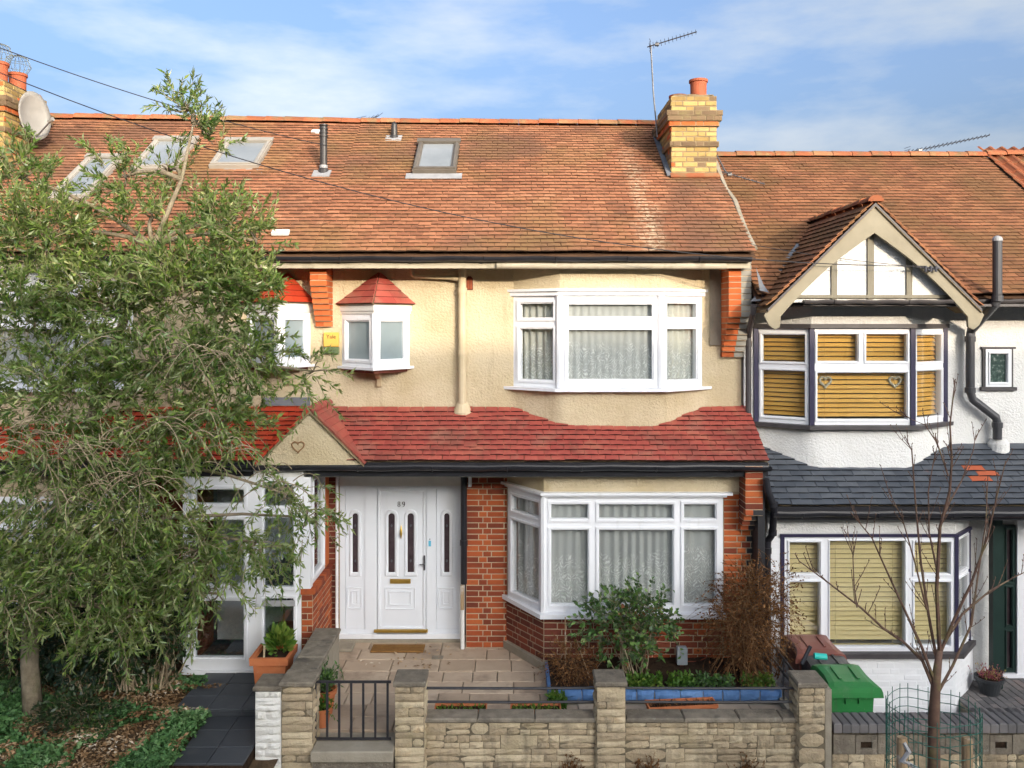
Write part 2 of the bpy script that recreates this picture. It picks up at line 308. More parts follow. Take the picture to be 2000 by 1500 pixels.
m_bark = PM('olive_bark', [(0, (.11, .088, .060)), (.5, (.22, .18, .125)), (1, (.34, .29, .21))], .95, 14, .3, .8, 60, .015, .1, stains=[((.09, .11, .03), 5, .52, .68, .6)])
m_twig = PM('pale_twig', [(0, (.17, .125, .070)), (1, (.40, .33, .22))], .9, 6, .75, 0)
m_bark2 = PM('smooth_brown_bark', [(0, (.065, .036, .026)), (.6, (.13, .075, .052)), (1, (.20, .15, .08))], .7, 10, .2, .3, 60, .005, .3, stains=[((.16, .16, .05), 6, .55, .7, .6)])
m_drytwig = PM('dry_brown_twig', [(0, (.07, .035, .016)), (.6, (.17, .085, .036)), (1, (.28, .16, .075))], .95, 6, .8, 0)
m_stake = PM('weathered_stake', [(0, (.22, .14, .07)), (1, (.42, .31, .19))], .9, 6, 0, .5, 50, .01, vscale=(4, 4, .6), stains=[((.5, .48, .44), 5, .55, .65, .7)])
m_wiregreen = PM('green_wire', [(0, (.014, .085, .060)), (1, (.03, .13, .095))], .45, 9, 0, 0)
m_wiregrey = PM('grey_wire', [(0, (.12, .15, .15)), (1, (.20, .23, .23))], .45, 9, 0, 0)
m_dish = PM('dish_white', [(0, (.20, .19, .17)), (1, (.28, .265, .24))], .5, 4, 0, .05)
m_cable = PM('black_cable', [(0, (.010, .010, .014)), (1, (.018, .018, .022))], .6, 9, 0, 0)
m_wicker = PM('pale_wicker', [(0, (.33, .28, .18)), (1, (.62, .56, .44))], .8, 60, 0, .4, 90, .004)
m_greendoor = PM('dark_green_paint', [(0, (.012, .026, .022)), (1, (.02, .04, .034))], .35, 5, 0, 0)
m_olive = LEAF('olive_leaf', [(0, (.040, .090, .018)), (.35, (.10, .185, .036)), (.65, (.19, .285, .062)), (.88, (.30, .37, .10)), (1, (.52, .54, .26))], (.22, .27, .115), .42, .33, .5)
m_evergreen = LEAF('evergreen_leaf', [(0, (.010, .028, .009)), (.5, (.022, .055, .014)), (.85, (.045, .085, .018)), (1, (.11, .13, .02))], (.035, .055, .025), .2, .4, .4)
m_bluegreen = LEAF('bluish_leaf', [(0, (.016, .042, .030)), (1, (.045, .085, .06))], None, .2)
m_cover = LEAF('ground_cover_leaf', [(0, (.05, .125, .040)), (.5, (.095, .21, .070)), (1, (.19, .31, .13))], None, .25)
m_rose = LEAF('rose_leaf', [(0, (.045, .115, .030)), (.5, (.10, .205, .048)), (.9, (.20, .31, .085)), (1, (.22, .09, .045))], (.09, .14, .07), .3)
m_lime = LEAF('lime_leaf', [(0, (.05, .13, .018)), (.6, (.10, .20, .03)), (1, (.20, .26, .05))], None, .35)
m_litter = LEAF('leaf_litter', [(0, (.10, .055, .026)), (.5, (.28, .165, .08)), (.85, (.46, .33, .20)), (1, (.62, .54, .43))], None, .05, .8, .1)
m_dry = LEAF('dry_leaf', [(0, (.07, .028, .012)), (.6, (.17, .075, .030)), (1, (.30, .16, .07))], None, .2, .8, .1)
m_heather = LEAF('heather_tip', [(0, (.30, .04, .09)), (.4, (.42, .12, .18)), (.6, (.40, .36, .10)), (1, (.50, .45, .16))], None, .2)
m_edge = PM('dirt_shade_tile_edge', [(0, (.055, .030, .018)), (1, (.12, .065, .036))], .95, 6, .4, 0)  # dark tails: weathering plus the shadow lines between courses, put into the colour
m_edger = PM('dirt_shade_red_tile_edge', [(0, (.035, .008, .009)), (1, (.070, .018, .015))], .9, 6, .4, 0)
m_edges = PM('dirt_shade_slate_edge', [(0, (.008, .009, .012)), (1, (.016, .017, .020))], .9, 6, .4, 0)
EDGE = {'red_painted_tile': m_edger, 'orange_red_painted_tile': m_edger, 'grey_painted_tile': m_edges, 'bare_orange_tile': m_edges}  # tail colour, with its painted course shadow, for each tile finish
def LACE():
    m, n, out = newmat('net_lace'); L = n.links.new
    g = nd(n, 'ShaderNodeNewGeometry'); s = nd(n, 'ShaderNodeSeparateXYZ'); L(g.outputs['Position'], s.inputs[0])
    tcn = nd(n, 'ShaderNodeTexCoord'); so_ = nd(n, 'ShaderNodeSeparateXYZ'); L(tcn.outputs['Generated'], so_.inputs[0])
    wob = math_(n, 'MULTIPLY_ADD', noise_(n, g.outputs['Position'], 4, 3), .34, -.17)
    xx = math_(n, 'MULTIPLY', math_(n, 'ADD', s.outputs[0], wob), 9.5)
    ax = math_(n, 'ABSOLUTE', math_(n, 'SUBTRACT', math_(n, 'FRACT', xx), .5))
    ch = math_(n, 'FRACT', math_(n, 'ADD', math_(n, 'SUBTRACT', math_(n, 'MULTIPLY', s.outputs[2], 21), math_(n, 'MULTIPLY', ax, 3.4)), math_(n, 'MULTIPLY', noise_(n, g.outputs['Position'], 9, 2), 1.2)))
    leafm = ramp(n, [(.0, 0.), (.16, 1.), (.46, 1.), (.62, 0.)], ch)
    gate = ramp(n, [(.35, 0.), (.5, 1.)], math_(n, 'ADD', math_(n, 'SUBTRACT', .98, math_(n, 'MULTIPLY', so_.outputs[2], 1.25)), math_(n, 'MULTIPLY_ADD', noise_(n, g.outputs['Position'], 6, 3), 1.0, -.5)))
    blot = ramp(n, [(.34, .15), (.56, 1.)], noise_(n, g.outputs['Position'], 13, 3))
    pat = math_(n, 'MULTIPLY', math_(n, 'MULTIPLY', math_(n, 'MULTIPLY', leafm, gate), blot), ramp(n, [(.03, 0.), (.08, 1.), (.40, 1.), (.47, .2)], ax))
    alpha = math_(n, 'MULTIPLY_ADD', pat, .38, .60)
    b = nd(n, 'ShaderNodeBsdfDiffuse'); b.inputs[0].default_value = (.88, .88, .85, 1)
    tl = nd(n, 'ShaderNodeBsdfTranslucent'); tl.inputs[0].default_value = (.7, .7, .66, 1)
    ad = nd(n, 'ShaderNodeMixShader'); ad.inputs[0].default_value = .2; L(b.outputs[0], ad.inputs[1]); L(tl.outputs[0], ad.inputs[2])
    t = nd(n, 'ShaderNodeBsdfTransparent'); mxs = nd(n, 'ShaderNodeMixShader'); L(alpha, mxs.inputs[0]); L(t.outputs[0], mxs.inputs[1]); L(ad.outputs[0], mxs.inputs[2])
    L(mxs.outputs[0], out.inputs[0]); return m
m_lace = LACE()
m_drape = PM('cream_drape', [(0, (.46, .40, .22)), (1, (.58, .52, .32))], .9, 3, 0, 0)

# ------------------------------------------------------------------ builders for pieces
def pc(name, me, mat, parent, M):
    o = bpy.data.objects.new(name, me)
    put(o, parent); o.matrix_basis = M
    return o
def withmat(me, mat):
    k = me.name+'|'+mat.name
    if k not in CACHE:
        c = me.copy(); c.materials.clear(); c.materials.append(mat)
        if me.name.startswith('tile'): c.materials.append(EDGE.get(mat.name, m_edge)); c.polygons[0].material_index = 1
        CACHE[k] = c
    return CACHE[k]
CACHE = {}
def frame(u, v, n, loc, s=(1, 1, 1)):
    u, v, n = Vector(u)*s[0], Vector(v)*s[1], Vector(n)*s[2]
    return Matrix(((u.x, v.x, n.x, loc[0]), (u.y, v.y, n.y, loc[1]), (u.z, v.z, n.z, loc[2]), (0, 0, 0, 1)))
# unit brick: u,v in [0,1], front at n=0, back at n=-1
def brick_mesh(seed):
    r = random.Random(seed); b = MB(); c = .035
    q = [(0, 0), (1, 0), (1, 1), (0, 1)]
    back = [(x, y, -1) for x, y in q]; mid = [(x, y, -.16) for x, y in q]
    fr = [(x+(c if x == 0 else -c)*r.uniform(.6, 1.8), y+(2.4*c if y == 0 else -2.4*c)*r.uniform(.6, 1.8), r.uniform(-.05, .03)) for x, y in q]
    fs = [(8, 9, 10, 11)]+[(i, (i+1) % 4, 4+(i+1) % 4, 4+i) for i in range(4)]+[(4+i, 4+(i+1) % 4, 8+(i+1) % 4, 8+i) for i in range(4)]
    return b.add(back+mid+fr, fs).mesh('brick')
BRICKS = [brick_mesh(i) for i in range(5)]
def bricks(part, O, u, n, L, H, mat, course=.075, bl=.225, gap=.011, dep=.04, proud=.007, clip=None, bond='flemish', start=0, pick=None, name='brick'):
    O, u, n = Vector(O), Vector(u), Vector(n); z = Vector((0, 0, 1)); rows = max(1, round(H/course)); ch = H/rows
    for r in range(rows):
        a = -(.0 if (r+start) % 2 == 0 else (bl*.75 if bond == 'flemish' else bl*.5)); k = r
        while a < L-.02:
            w = bl if (bond != 'flemish' or k % 2 == 0) else bl*.5
            k += 1
            a0, a1 = max(a, 0), min(a+w, L); a += w
            if a1-a0 < .03: continue
            if clip and not clip((a0+a1)/2, (r+.5)*ch): continue
            mm = pick(r, (a0+a1)/2) if pick else mat
            loc = O+u*(a0+gap/2)+z*(r*ch+gap/2+U(-.001, .001))+n*(proud+U(-.002, .002))
            pc(name, withmat(BRICKS[R.randrange(5)], mm), mm, part, frame(u, z, n, loc, (a1-a0-gap, ch-gap, dep)))
def stone_mesh(seed):
    r = random.Random(seed); nx, ny = 4, 3; vs = []; fs = []
    for j in range(ny+1):
        for i in range(nx+1):
            e = (i in (0, nx))+(j in (0, ny)); x, y = i/nx, j/ny
            if 0 < i < nx: x += r.uniform(-.05, .05)
            if 0 < j < ny: y += r.uniform(-.07, .07)
            if e: x += r.uniform(-.012, .012); y += r.uniform(-.045, .045)
            vs.append((x, y, (-.17 if e else r.uniform(-.10, .10))+(-.06 if e > 1 else 0)))
    N = lambda i, j: j*(nx+1)+i
    for j in range(ny):
        for i in range(nx): fs.append((N(i, j), N(i+1, j), N(i+1, j+1), N(i, j+1)))
    ring = [N(i, 0) for i in range(nx)]+[N(nx, j) for j in range(ny)]+[N(i, ny) for i in range(nx, 0, -1)]+[N(0, j) for j in range(ny, 0, -1)]
    k = len(vs); vs += [(vs[i][0], vs[i][1], -1) for i in ring]; m = len(ring)
    fs += [(k+i, k+(i+1) % m, ring[(i+1) % m], ring[i]) for i in range(m)]
    return MB().add(vs, fs).mesh('stone')
STONES = [stone_mesh(i+40) for i in range(7)]
def stones(part, O, u, n, L, H, mat, band=.13, gap=.004, dep=.07, proud=.016, wmin=.16, wmax=.42, split=.8, pick=None):
    O, u, n = Vector(O), Vector(u), Vector(n); z = Vector((0, 0, 1))
    def one(a0, a1, b0, b1):
        if a1-a0 < .02: return
        mm = pick((a0+a1)/2, (b0+b1)/2) if pick else mat
        loc = O+u*(a0+gap/2)+z*(b0+gap/2)+n*(proud+U(-.007, .007))
        pc('stone', withmat(STONES[R.randrange(7)], mm), mm, part, frame(u, z, n, loc, (a1-a0-gap, b1-b0-gap, dep)))
    rows = max(1, round(H/band)); bh = H/rows
    for r in range(rows):
        a = 0
        while a < L-.01:
            w = U(wmin, wmax); e = min(a+w, L)
            if L-e < .07: e = L
            b = r*bh
            if R.random() < split:
                s = b+bh*U(.4, .6)
                for c0, c1 in ((b, s), (s, b+bh)):
                    if e-a > .2 and R.random() < .4: q = a+(e-a)*U(.35, .65); one(a, q, c0, c1); one(q, e, c0, c1)
                    else: one(a, e, c0, c1)
            else: one(a, e, b, b+bh)
            a = e
def tile_mesh(seed, tw, tl, th=.017):
    r = random.Random(seed); t0, t1, h0, h1 = .026, .026+th, 0., .012; w = tw/2-.0035; j = lambda s=.003: r.uniform(-s, s)
    cam_ = .004
    vs = [(-w+j(.002), j(), t0), (w+j(.002), j(), t0), (w, tl, h0), (-w, tl, h0), (-w, j(), t1-cam_), (0, j(), t1), (w, j(), t1-cam_), (w, tl, h1), (0, tl, h1), (-w, tl, h1)]
    vs[4] = (vs[0][0], vs[0][1], t1-cam_); vs[6] = (vs[1][0], vs[1][1], t1-cam_)
    return MB().add(vs, [(0, 1, 6, 5, 4), (4, 5, 8, 9), (5, 6, 7, 8), (1, 2, 7, 6), (3, 0, 4, 9), (0, 3, 2, 1)]).mesh('tile')
TILES = {}
def wob(u, v, a=.018): return a*(mnoise.noise((u*.55, v*.8, 3.1))+.5*mnoise.noise((u*1.7, v*2.1, 9.2)))
def tile_field(part, E0, E1, R0, R1, mat, gauge=.1, tw=.166, tl=.168, skip=None, nind=300, amp=.018, slip=.004, key='a', name='tile', pick=None, jit=1., rowsag=0, order=None):
    E0, E1, R0, R1 = map(Vector, (E0, E1, R0, R1))
    if key not in TILES: TILES[key] = [tile_mesh(90+i, tw, tl) for i in range(4)]
    S = lambda s, t: E0.lerp(E1, s).lerp(R0.lerp(R1, s), t)
    L = (E1-E0).length; H = (R0-E0).length; rows = int((H-.02)/gauge); cols = max(1, round(L/tw)); fx = L/cols/tw; tw = L/cols; ind = []; rest = []
    for r in range(rows):
        for c in range(cols+1):
            hf = 1.
            if r % 2 == 0:
                if c == cols: continue
                u = (c+.5)*tw
            else:
                u = c*tw
                if c in (0, cols): hf = .5; u += tw*.25*(1 if c == 0 else -1)
            u += U(-.002, .002)*jit; s = u/L
            v = r*gauge+U(-.004, .004)*jit; t = v/H
            if skip and skip(S(s, min(1, t+.05/H)), u, v): continue
            if R.random() < slip: v -= U(.015, .05); t = v/H
            a = (E1.lerp(R1, t)-E0.lerp(R0, t)).normalized(); b = (R0.lerp(R1, s)-E0.lerp(E1, s)).normalized(); n = a.cross(b).normalized(); b = n.cross(a)
            th = U(-.012, .012)*jit*(3 if R.random() < .03 else 1); a, b = a*math.cos(th)+b*math.sin(th), b*math.cos(th)-a*math.sin(th)
            p = S(s, t)+n*(wob(u+E0.x, v, amp)+U(0, .003)*jit)
            M = frame(a, b, n, p, (fx*hf, 1, 1)); me = TILES[key][R.randrange(4)]; mm = pick(p) if pick else mat
            (ind if len(ind) < nind else rest).append((me, M, mm))
    for me, M, mm in ind: pc(name, withmat(me, mm), mm, part, M)
    if rest:
        V = []; Fa = []; k = 0
        for me, M, mm in rest:
            co = np.array([v.co for v in me.vertices]); A = np.array(M); V.append(co@A[:3, :3].T+A[:3, 3])
        nv = len(co); base = [list(p.vertices) for p in TILES[key][0].polygons]
        V = np.concatenate(V); fs = []
        for i in range(len(rest)): fs += [tuple(x+i*nv for x in f) for f in base]
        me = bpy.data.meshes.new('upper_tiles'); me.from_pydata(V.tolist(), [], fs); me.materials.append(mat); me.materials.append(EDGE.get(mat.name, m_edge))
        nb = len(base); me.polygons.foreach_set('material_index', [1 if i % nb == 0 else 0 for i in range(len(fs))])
        o = bpy.data.objects.new('upper_tiles', me); o['kind'] = 'stuff'; put(o, part)
def ridge_tiles(part, A, B, mat, r=.115, ln=.32, name='ridge_tile', segs=7):
    A, B = Vector(A), Vector(B); L = (B-A).length; n = max(1, round(L/ln)); u = (B-A)/L; k = 'ridge%.3f' % r
    if k not in TILES:
        b = MB(); vs = []; fs = []
        for i, x in enumerate((0., .04, 1.)):
            for j in range(segs+1):
                q = math.pi*(j/segs); rr = r*(1.06 if i < 2 else .97); vs.append((x, -rr*math.cos(q), rr*math.sin(q)*.8))
        for i in range(2):
            for j in range(segs): a = i*(segs+1)+j; fs.append((a, a+segs+1, a+segs+2, a+1))
        fs.append(tuple(range(segs+1)))
        TILES[k] = b.add(vs, fs).mesh('ridge_tile')
    side = Vector((0, 0, 1)).cross(u).normalized(); up = u.cross(side)
    for i in range(n):
        p = A+u*(L*i/n)+Vector((0, 0, U(-.006, .006)))
        pc(name, withmat(TILES[k], mat), mat, part, frame(u, side, up, p, (L/n*.985, 1, 1)))

def ring(mb, O, u, v, n, r0, r1, z0, z1):                  # rectangular ring; r0 outer, r1 inner (a0,a1,b0,b1); outer at z0 out, inner at z1
    O, u, v, n = map(Vector, (O, u, v, n)); P = lambda a, b, c: O+u*a+v*b+n*c
    q = lambda r: [(r[0], r[2]), (r[1], r[2]), (r[1], r[3]), (r[0], r[3])]
    m = tuple((x*.35+y*.65) for x, y in zip(r0, r1))
    vs = [P(*p, 0) for p in q(r0)]+[P(*p, z0) for p in q(r0)]+[P(*p, z0) for p in q(m)]+[P(*p, z1) for p in q(r1)]
    fs = []
    for k in range(3):
        for i in range(4): fs.append((k*4+i, k*4+(i+1) % 4, k*4+4+(i+1) % 4, k*4+4+i))
    mb.add(vs, fs)
def window_panel(part, A, B, z0, z1, cols, mat, glass, fw=.045, sash=.042, dep=.07, out=.0, pane_name='pane'):
    """A->B seen from outside runs left to right; cols: [(width share, [row shares from the bottom])]"""
    A, B = Vector((A[0], A[1], 0)), Vector((B[0], B[1], 0)); u = (B-A).normalized(); n = Vector((u.y, -u.x, 0)); z = Vector((0, 0, 1))
    w, h = (B-A).length, z1-z0; O = A+z*z0+n*out; rects = []; a = 0; tot = sum(c[0] for c in cols)
    for cw, rowsh in cols:
        cwid = (w)*cw/tot; b = 0; rt = sum(rowsh)
        for rs in rowsh:
            hh = h*rs/rt; e = fw*.5
            rects.append((a+(fw if a == 0 else e)+sash, a+cwid-(fw if a+cwid > w-.001 else e)-sash, b+(fw if b == 0 else e)+sash, b+hh-(fw if b+hh > h-.001 else e)-sash))
            b += hh
        a += cwid
    mb = MB().holed(O, u, z, n, w, h, rects, dep); fr = mb.build('frame', mat, part)
    for r in rects:
        o = (r[0]-sash+.006, r[1]+sash-.006, r[2]-sash+.006, r[3]+sash-.006)
        mb = MB(); ring(mb, O, u, z, n, o, (r[0]-.001, r[1]+.001, r[2]-.001, r[3]+.001), .016, -.022); mb.build('sash', mat, part)
        P = lambda a, b, c: O+u*a+z*b+n*c
        mb = MB(); g = .006
        mb.ob(P(r[0]-.004, r[2]-.004, -.038), u*(r[1]-r[0]+.008), z*(r[3]-r[2]+.008), n*g); mb.build(pane_name, glass, part)
    return rects
def plan_prism(mb, pts, z0, z1): mb.prism([(p[0], p[1], z0) for p in pts][::-1], (0, 0, z1-z0))
def offset_plan(pts, d):                                   # push bay plan points outwards (A,B,C,D: ends move along the wall)
    A, B, C, D = [Vector(p) for p in pts]; s = d
    return [A+Vector((-s*1.1, 0)), B+Vector((-s*.55, -s)), C+Vector((s*.55, -s)), D+Vector((s*1.1, 0))]
def curtain(label, pts, z0, z1, mat=None, amp=.018, per=.085, group=None, name='net_curtain', swag=None):
    P = [Vector(p) for p in pts]; seg = [(P[i+1]-P[i]).length for i in range(len(P)-1)]; L = sum(seg); N = int(L/.012); rows = 14
    ph = R.random()*9; vs = []; fs = []
    for j in range(rows+1):
        t = j/rows; zz = z0+(z1-z0)*t
        for i in range(N+1):
            s = L*i/N; q = s; k = 0
            while k < len(seg)-1 and q > seg[k]: q -= seg[k]; k += 1
            p = P[k].lerp(P[k+1], min(1, q/seg[k])); d = (P[k+1]-P[k]).normalized(); nn = Vector((d.y, -d.x))
            wv = math.sin(s/per*6.283+ph+1.3*math.sin(s*5+ph)+.25*math.sin(t*3))*amp*(.6+.4*math.sin(s*3.1+ph))
            p = p+nn*wv; vs.append((p.x, p.y, zz))
    for j in range(rows):
        for i in range(N): a = j*(N+1)+i; fs.append((a, a+1, a+N+2, a+N+1))
    o = MB().add(vs, fs).build(name, mat or m_lace, None, True)
    return tag(o, label, 'curtain', group)
def pipe(part, pts, r, mat, name='downpipe', n=12, collars=()):
    mb = MB().tube(pts, r, n)
    for c, d in collars: c = Vector(c); d = Vector(d).normalized(); mb.tube([c-d*.035, c+d*.035], r*1.22, n)
    return mb.build(name, mat, part, False)
def gutter(part, x0, x1, y, z, r, mat, sag=.006, hangers=.9, name='gutter'):
    vs = []; fs = []; n = 8; N = 16
    for i in range(N+1):
        x = x0+(x1-x0)*i/N; dz = -sag*math.sin(i*2.1)
        for k in range(n+1): q = math.pi+math.pi*k/n; vs.append((x, y+r*math.cos(q), z+dz+r*math.sin(q)))
        for k in range(n, -1, -1): q = math.pi+math.pi*k/n; vs.append((x, y+(r-.006)*math.cos(q), z+dz+(r-.006)*math.sin(q)))
    m = 2*(n+1)
    for i in range(N):
        for k in range(m): fs.append((i*m+k, (i+1)*m+k, (i+1)*m+(k+1) % m, i*m+(k+1) % m))
    for i in (0, N): fs.append(tuple(i*m+k for k in range(n+1)))
    mb = MB().add(vs, fs); x = x0+hangers*.4
    while x < x1:
        mb.tube([(x, y+(r+.004)*math.cos(math.pi+math.pi*k/8), z+(r+.005)*math.sin(math.pi+math.pi*k/8)) for k in range(9)], .008, 5); x += hangers
    return mb.build(name, mat, part)

# ---- foliage
RN = np.random.RandomState(11)
def unit(a): return a/(np.linalg.norm(a, axis=1, keepdims=True)+1e-9)
def leaf_arrays(P, D, ln, wd_, fold=.2, roll=1.):         # diamond leaves at P along D
    n = len(P); D = unit(D); ref = unit(RN.normal(size=(n, 3))*roll+np.array([0, 0, 1.])*(1.2-min(roll, 1.)))
    S = unit(np.cross(D, ref)); Nn = np.cross(S, D)
    ln = ln[:, None]; wd_ = wd_[:, None]; mid = P+D*ln*.45
    V = np.stack([P, mid+S*wd_*.5+Nn*wd_*fold, P+D*ln-Nn*ln*.06, mid-S*wd_*.5+Nn*wd_*fold], 1).reshape(-1, 3)
    return V, np.arange(n*4).reshape(n, 4)
def leaves_obj(name, P, D, ln, w, mat, parent, lv=.35, kind=None, roll=1., fold=.25):
    n = len(P); l = ln*(1+lv*RN.uniform(-1, 1, n)); ww = w*(1+lv*RN.uniform(-1, 1, n))
    V, Q = leaf_arrays(np.asarray(P), np.asarray(D), l, ww, fold, roll); return np_obj(name, V, Q, mat, parent, kind)
def tubes_np(paths, radii, k=4):                           # paths (n,m,3), radii (n,m)
    n, m, _ = paths.shape; T = np.gradient(paths, axis=1); T /= np.linalg.norm(T, axis=2, keepdims=True)+1e-9
    ref = np.where(np.abs(T[..., 2:3]) < .9, np.array([0, 0, 1.]), np.array([1., 0, 0])); A = np.cross(T, ref); A /= np.linalg.norm(A, axis=2, keepdims=True)+1e-9; B = np.cross(T, A)
    q = 2*np.pi*np.arange(k)/k; V = paths[:, :, None, :]+(A[:, :, None, :]*np.cos(q)[:, None]+B[:, :, None, :]*np.sin(q)[:, None])*radii[:, :, None, None]
    idx = np.arange(n*m*k).reshape(n, m, k); a = idx[:, :-1, :]; b = np.roll(a, -1, 2); d = idx[:, 1:, :]; c = np.roll(d, -1, 2)
    return V.reshape(-1, 3), np.stack([a, b, c, d], -1).reshape(-1, 4)
def curve_paths(S, D, L, m, droop, wig=.12):               # curved twigs: start, direction, length, droop
    n = len(S); t = np.linspace(0, 1, m)[None, :, None]; D = unit(D); wv = RN.normal(size=(n, 1, 3))*wig
    return S[:, None, :]+D[:, None, :]*t*L[:, None, None]+wv*np.sin(t*np.pi)*L[:, None, None]+np.array([0, 0, -1.])*(t**2)*(L*droop)[:, None, None]
def twig_leaves(paths, per, frac0=.15, spread=.9, up=.3):
    n, m, _ = paths.shape; t = RN.uniform(frac0, 1, (n, per)); f = t*(m-1); i = np.minimum(f.astype(int), m-2); w = (f-i)[..., None]
    ar = np.arange(n)[:, None]; P = paths[ar, i]*(1-w)+paths[ar, i+1]*w; T = paths[ar, i+1]-paths[ar, i]; T /= np.linalg.norm(T, axis=2, keepdims=True)+1e-9
    D = T+RN.normal(size=P.shape)*spread*.6+np.array([0, 0, up]); return P.reshape(-1, 3), D.reshape(-1, 3)
def ball(n, c, r):
    v = unit(RN.normal(size=(n, 3)))*(RN.uniform(0, 1, (n, 1))**.4); return np.array(c)+v*np.array(r), v
def bush(name, label, cat, base, c, r, nst, ntw, per, ln, w, mat, stemmat, tl=.25, droop=.2, up=.2, stem_r=.008, group=None, leafname='foliage', spread=.9, kind=None, flat=False):
    t = thing(name, label, cat, base, group); base = np.array(base); P, v = ball(nst, c, np.array(r)*.75)
    St = np.repeat(base[None], nst, 0)+RN.normal(size=(nst, 3))*np.array([.06, .06, 0]); m = 6
    paths = curve_paths(St, P-St, np.linalg.norm(P-St, axis=1), m, .0, .1); V, Q = tubes_np(paths, np.linspace(stem_r, stem_r*.35, m)[None].repeat(nst, 0), 5)
    np_obj('stem', V, Q, stemmat, t)
    S, v = ball(ntw, c, r); Dd = v+RN.normal(size=v.shape)*.5+np.array([0, 0, up])
    tw = curve_paths(S, Dd, RN.uniform(.6, 1.3, ntw)*tl, 5, droop); V, Q = tubes_np(tw, np.linspace(stem_r*.35, stem_r*.15, 5)[None].repeat(ntw, 0), 3)
    np_obj('twig', V, Q, stemmat, t, 'stuff')
    if per: P, D = twig_leaves(tw, per, .05, spread, .1); leaves_obj(leafname, P, D, ln, w, mat, t, roll=1.)
    return t

# ------------------------------------------------------------------ the setting
def struct(o): o['kind'] = 'structure'; return o
struct(MB().box(-400, 400, -400, 600, -1.2, -.62).build('ground', m_asphalt))
pv = struct(MB().box(-30, 30, 5.6, 8.56, -.615, -.49).build('pavement', m_flag))
struct(MB().box(-30, 30, 5.45, 5.595, -.615, -.48).build('kerb', m_conc))
YW = 11.2                                                   # plane of the street front (upper storey)
XL, XR = -2.50, 3.06                                        # party lines of the cream house
fc = struct(MB().box(-2.42, 3.04, 8.9, 11.7, -.5, -.03).build('forecourt', m_conc))
lg = MB()
N_ = 26
vs = []; fs = []
for j in range(N_+1):
    for i in range(N_*2+1):
        x = -12+9.62*i/(N_*2); y = 7.6+3.75*j/N_
        vs.append((x, y, -.03+.05*mnoise.noise((x*1.1, y*1.3, 0))+(.02 if y > 8 else -.35)-(.16 if x > -3.32-(.38 if y > 9.2 else 0) else 0)))
for j in range(N_):
    for i in range(N_*2): a = j*(N_*2+1)+i; fs.append((a, a+1, a+N_*2+2, a+N_*2+1))
struct(lg.add(vs, fs).build('garden_earth', m_earth, None, True))
nf = struct(MB().box(3.05, 12, 8.83, 11.6, -.75, -.575).build('lower_forecourt', m_flag))
# paving slabs of the forecourt, each a piece
slabs = []
rows = [8.92, 9.22, 9.52, 9.80, 10.12, 10.42, 10.78, 11.12, 11.40]
for j in range(len(rows)-1):
    xs_ = -2.42 if rows[j] > 10.2 else -2.07
    x = xs_-(U(0, .3)); wds = [.36, .45, .6, .45, .3, .6, .45]
    while x < 3.0:
        w = R.choice(wds); a, b = max(x, xs_), min(x+w, 3.02)
        if b-a > .05: slabs.append((a, b, rows[j], rows[j+1]))
        x += w
for a, b, c, d in slabs:
    if a > .38 and d > 9.62: continue
    z = U(-.006, .006); MB().cbox(a+.005, b-.005, c+.005, d-.005, -.04, z, .006).build('paving_slab', m_pave, fc)
# black slate path to the neighbour's porch
pt = struct(MB().box(-3.34, -2.64, 8.3, 9.3, -.4, -.055).build('path', m_soil))
for a, b in ((-3.34, -3.0), (-3.0, -2.64)):
    for c, d in ((8.3, 8.62), (8.62, 8.98), (8.98, 9.285)):
        MB().cbox(a+.003, b-.003, c+.003, d-.003, -.06, -.03+U(-.002, .002), .004).build('slate_slab', m_blackpave, pt)
st = struct(MB().box(-3.72, -2.60, 9.32, 10.28, -.4, .02).build('porch_step', m_blackpave))
for a, b in ((-3.72, -3.35), (-3.35, -2.98), (-2.98, -2.60)):
    for c, d in ((9.29, 9.62), (9.62, 9.95), (9.95, 10.27)):
        MB().cbox(a+.003, b-.003, c+.003, d-.003, .018, .05+U(-.002, .002), .004).build('slate_slab', m_blackpave, st)
    MB().box(a+.003, b-.003, 9.30, 9.318, -.03, .016).build('riser_slab', m_blackpave, st)
# raised block-paved landing of the white house
ld = struct(MB().box(5.60, 9.5, 10.24, 11.5, -.7, -.445).build('landing', m_conc))
for j in range(12):
    for i in range(26):
        x = 5.60+i*.1+(.0); y = 10.36+j*.2-(.1 if i % 2 else 0)
        if x > 7.4 or y > 11.2: continue
        MB().cbox(x+.003, x+.097, max(y, 10.36)+.003, y+.197, -.46, -.42+U(-.003, .003), .006).build('paver', m_bluegreypave, ld)
for i in range(17):
    x = 5.60+i*.105; MB().cbox(x+.003, x+.102, 10.18, 10.355, -.56, -.405, .03).build('paver', m_bluegreypave, ld)
g = np.stack([RN.uniform(3.3, 6.0, 3500), RN.uniform(10.0, 10.5, 3500), np.full(3500, -.572)], 1)
gs = leaves_obj('gravel', g, RN.normal(size=g.shape)*np.array([1, 1, .3]), .028, .02, m_litter, None, kind='stuff')
# the terrace across the road, whose roofs shade the lower storeys
RD = -20.0; zr = 3.98+math.tan(SUN_EL)/math.cos(SUN_AZ)*(YW-RD)
op = MB(); op.box(-90, 90, -23.5, -16.8, -.6, zr-2.3)
op.prism([(-90, -16.4, zr-2.45), (-90, RD, zr), (-90, -23.9, zr-2.45)], (180, 0, 0))
for i in range(34): op.box(-85+i*5, -82.6+i*5, -17.3, -16.3, -.6, zr-2.4)
struct(op.build('terrace', m_cream))
oproof = None

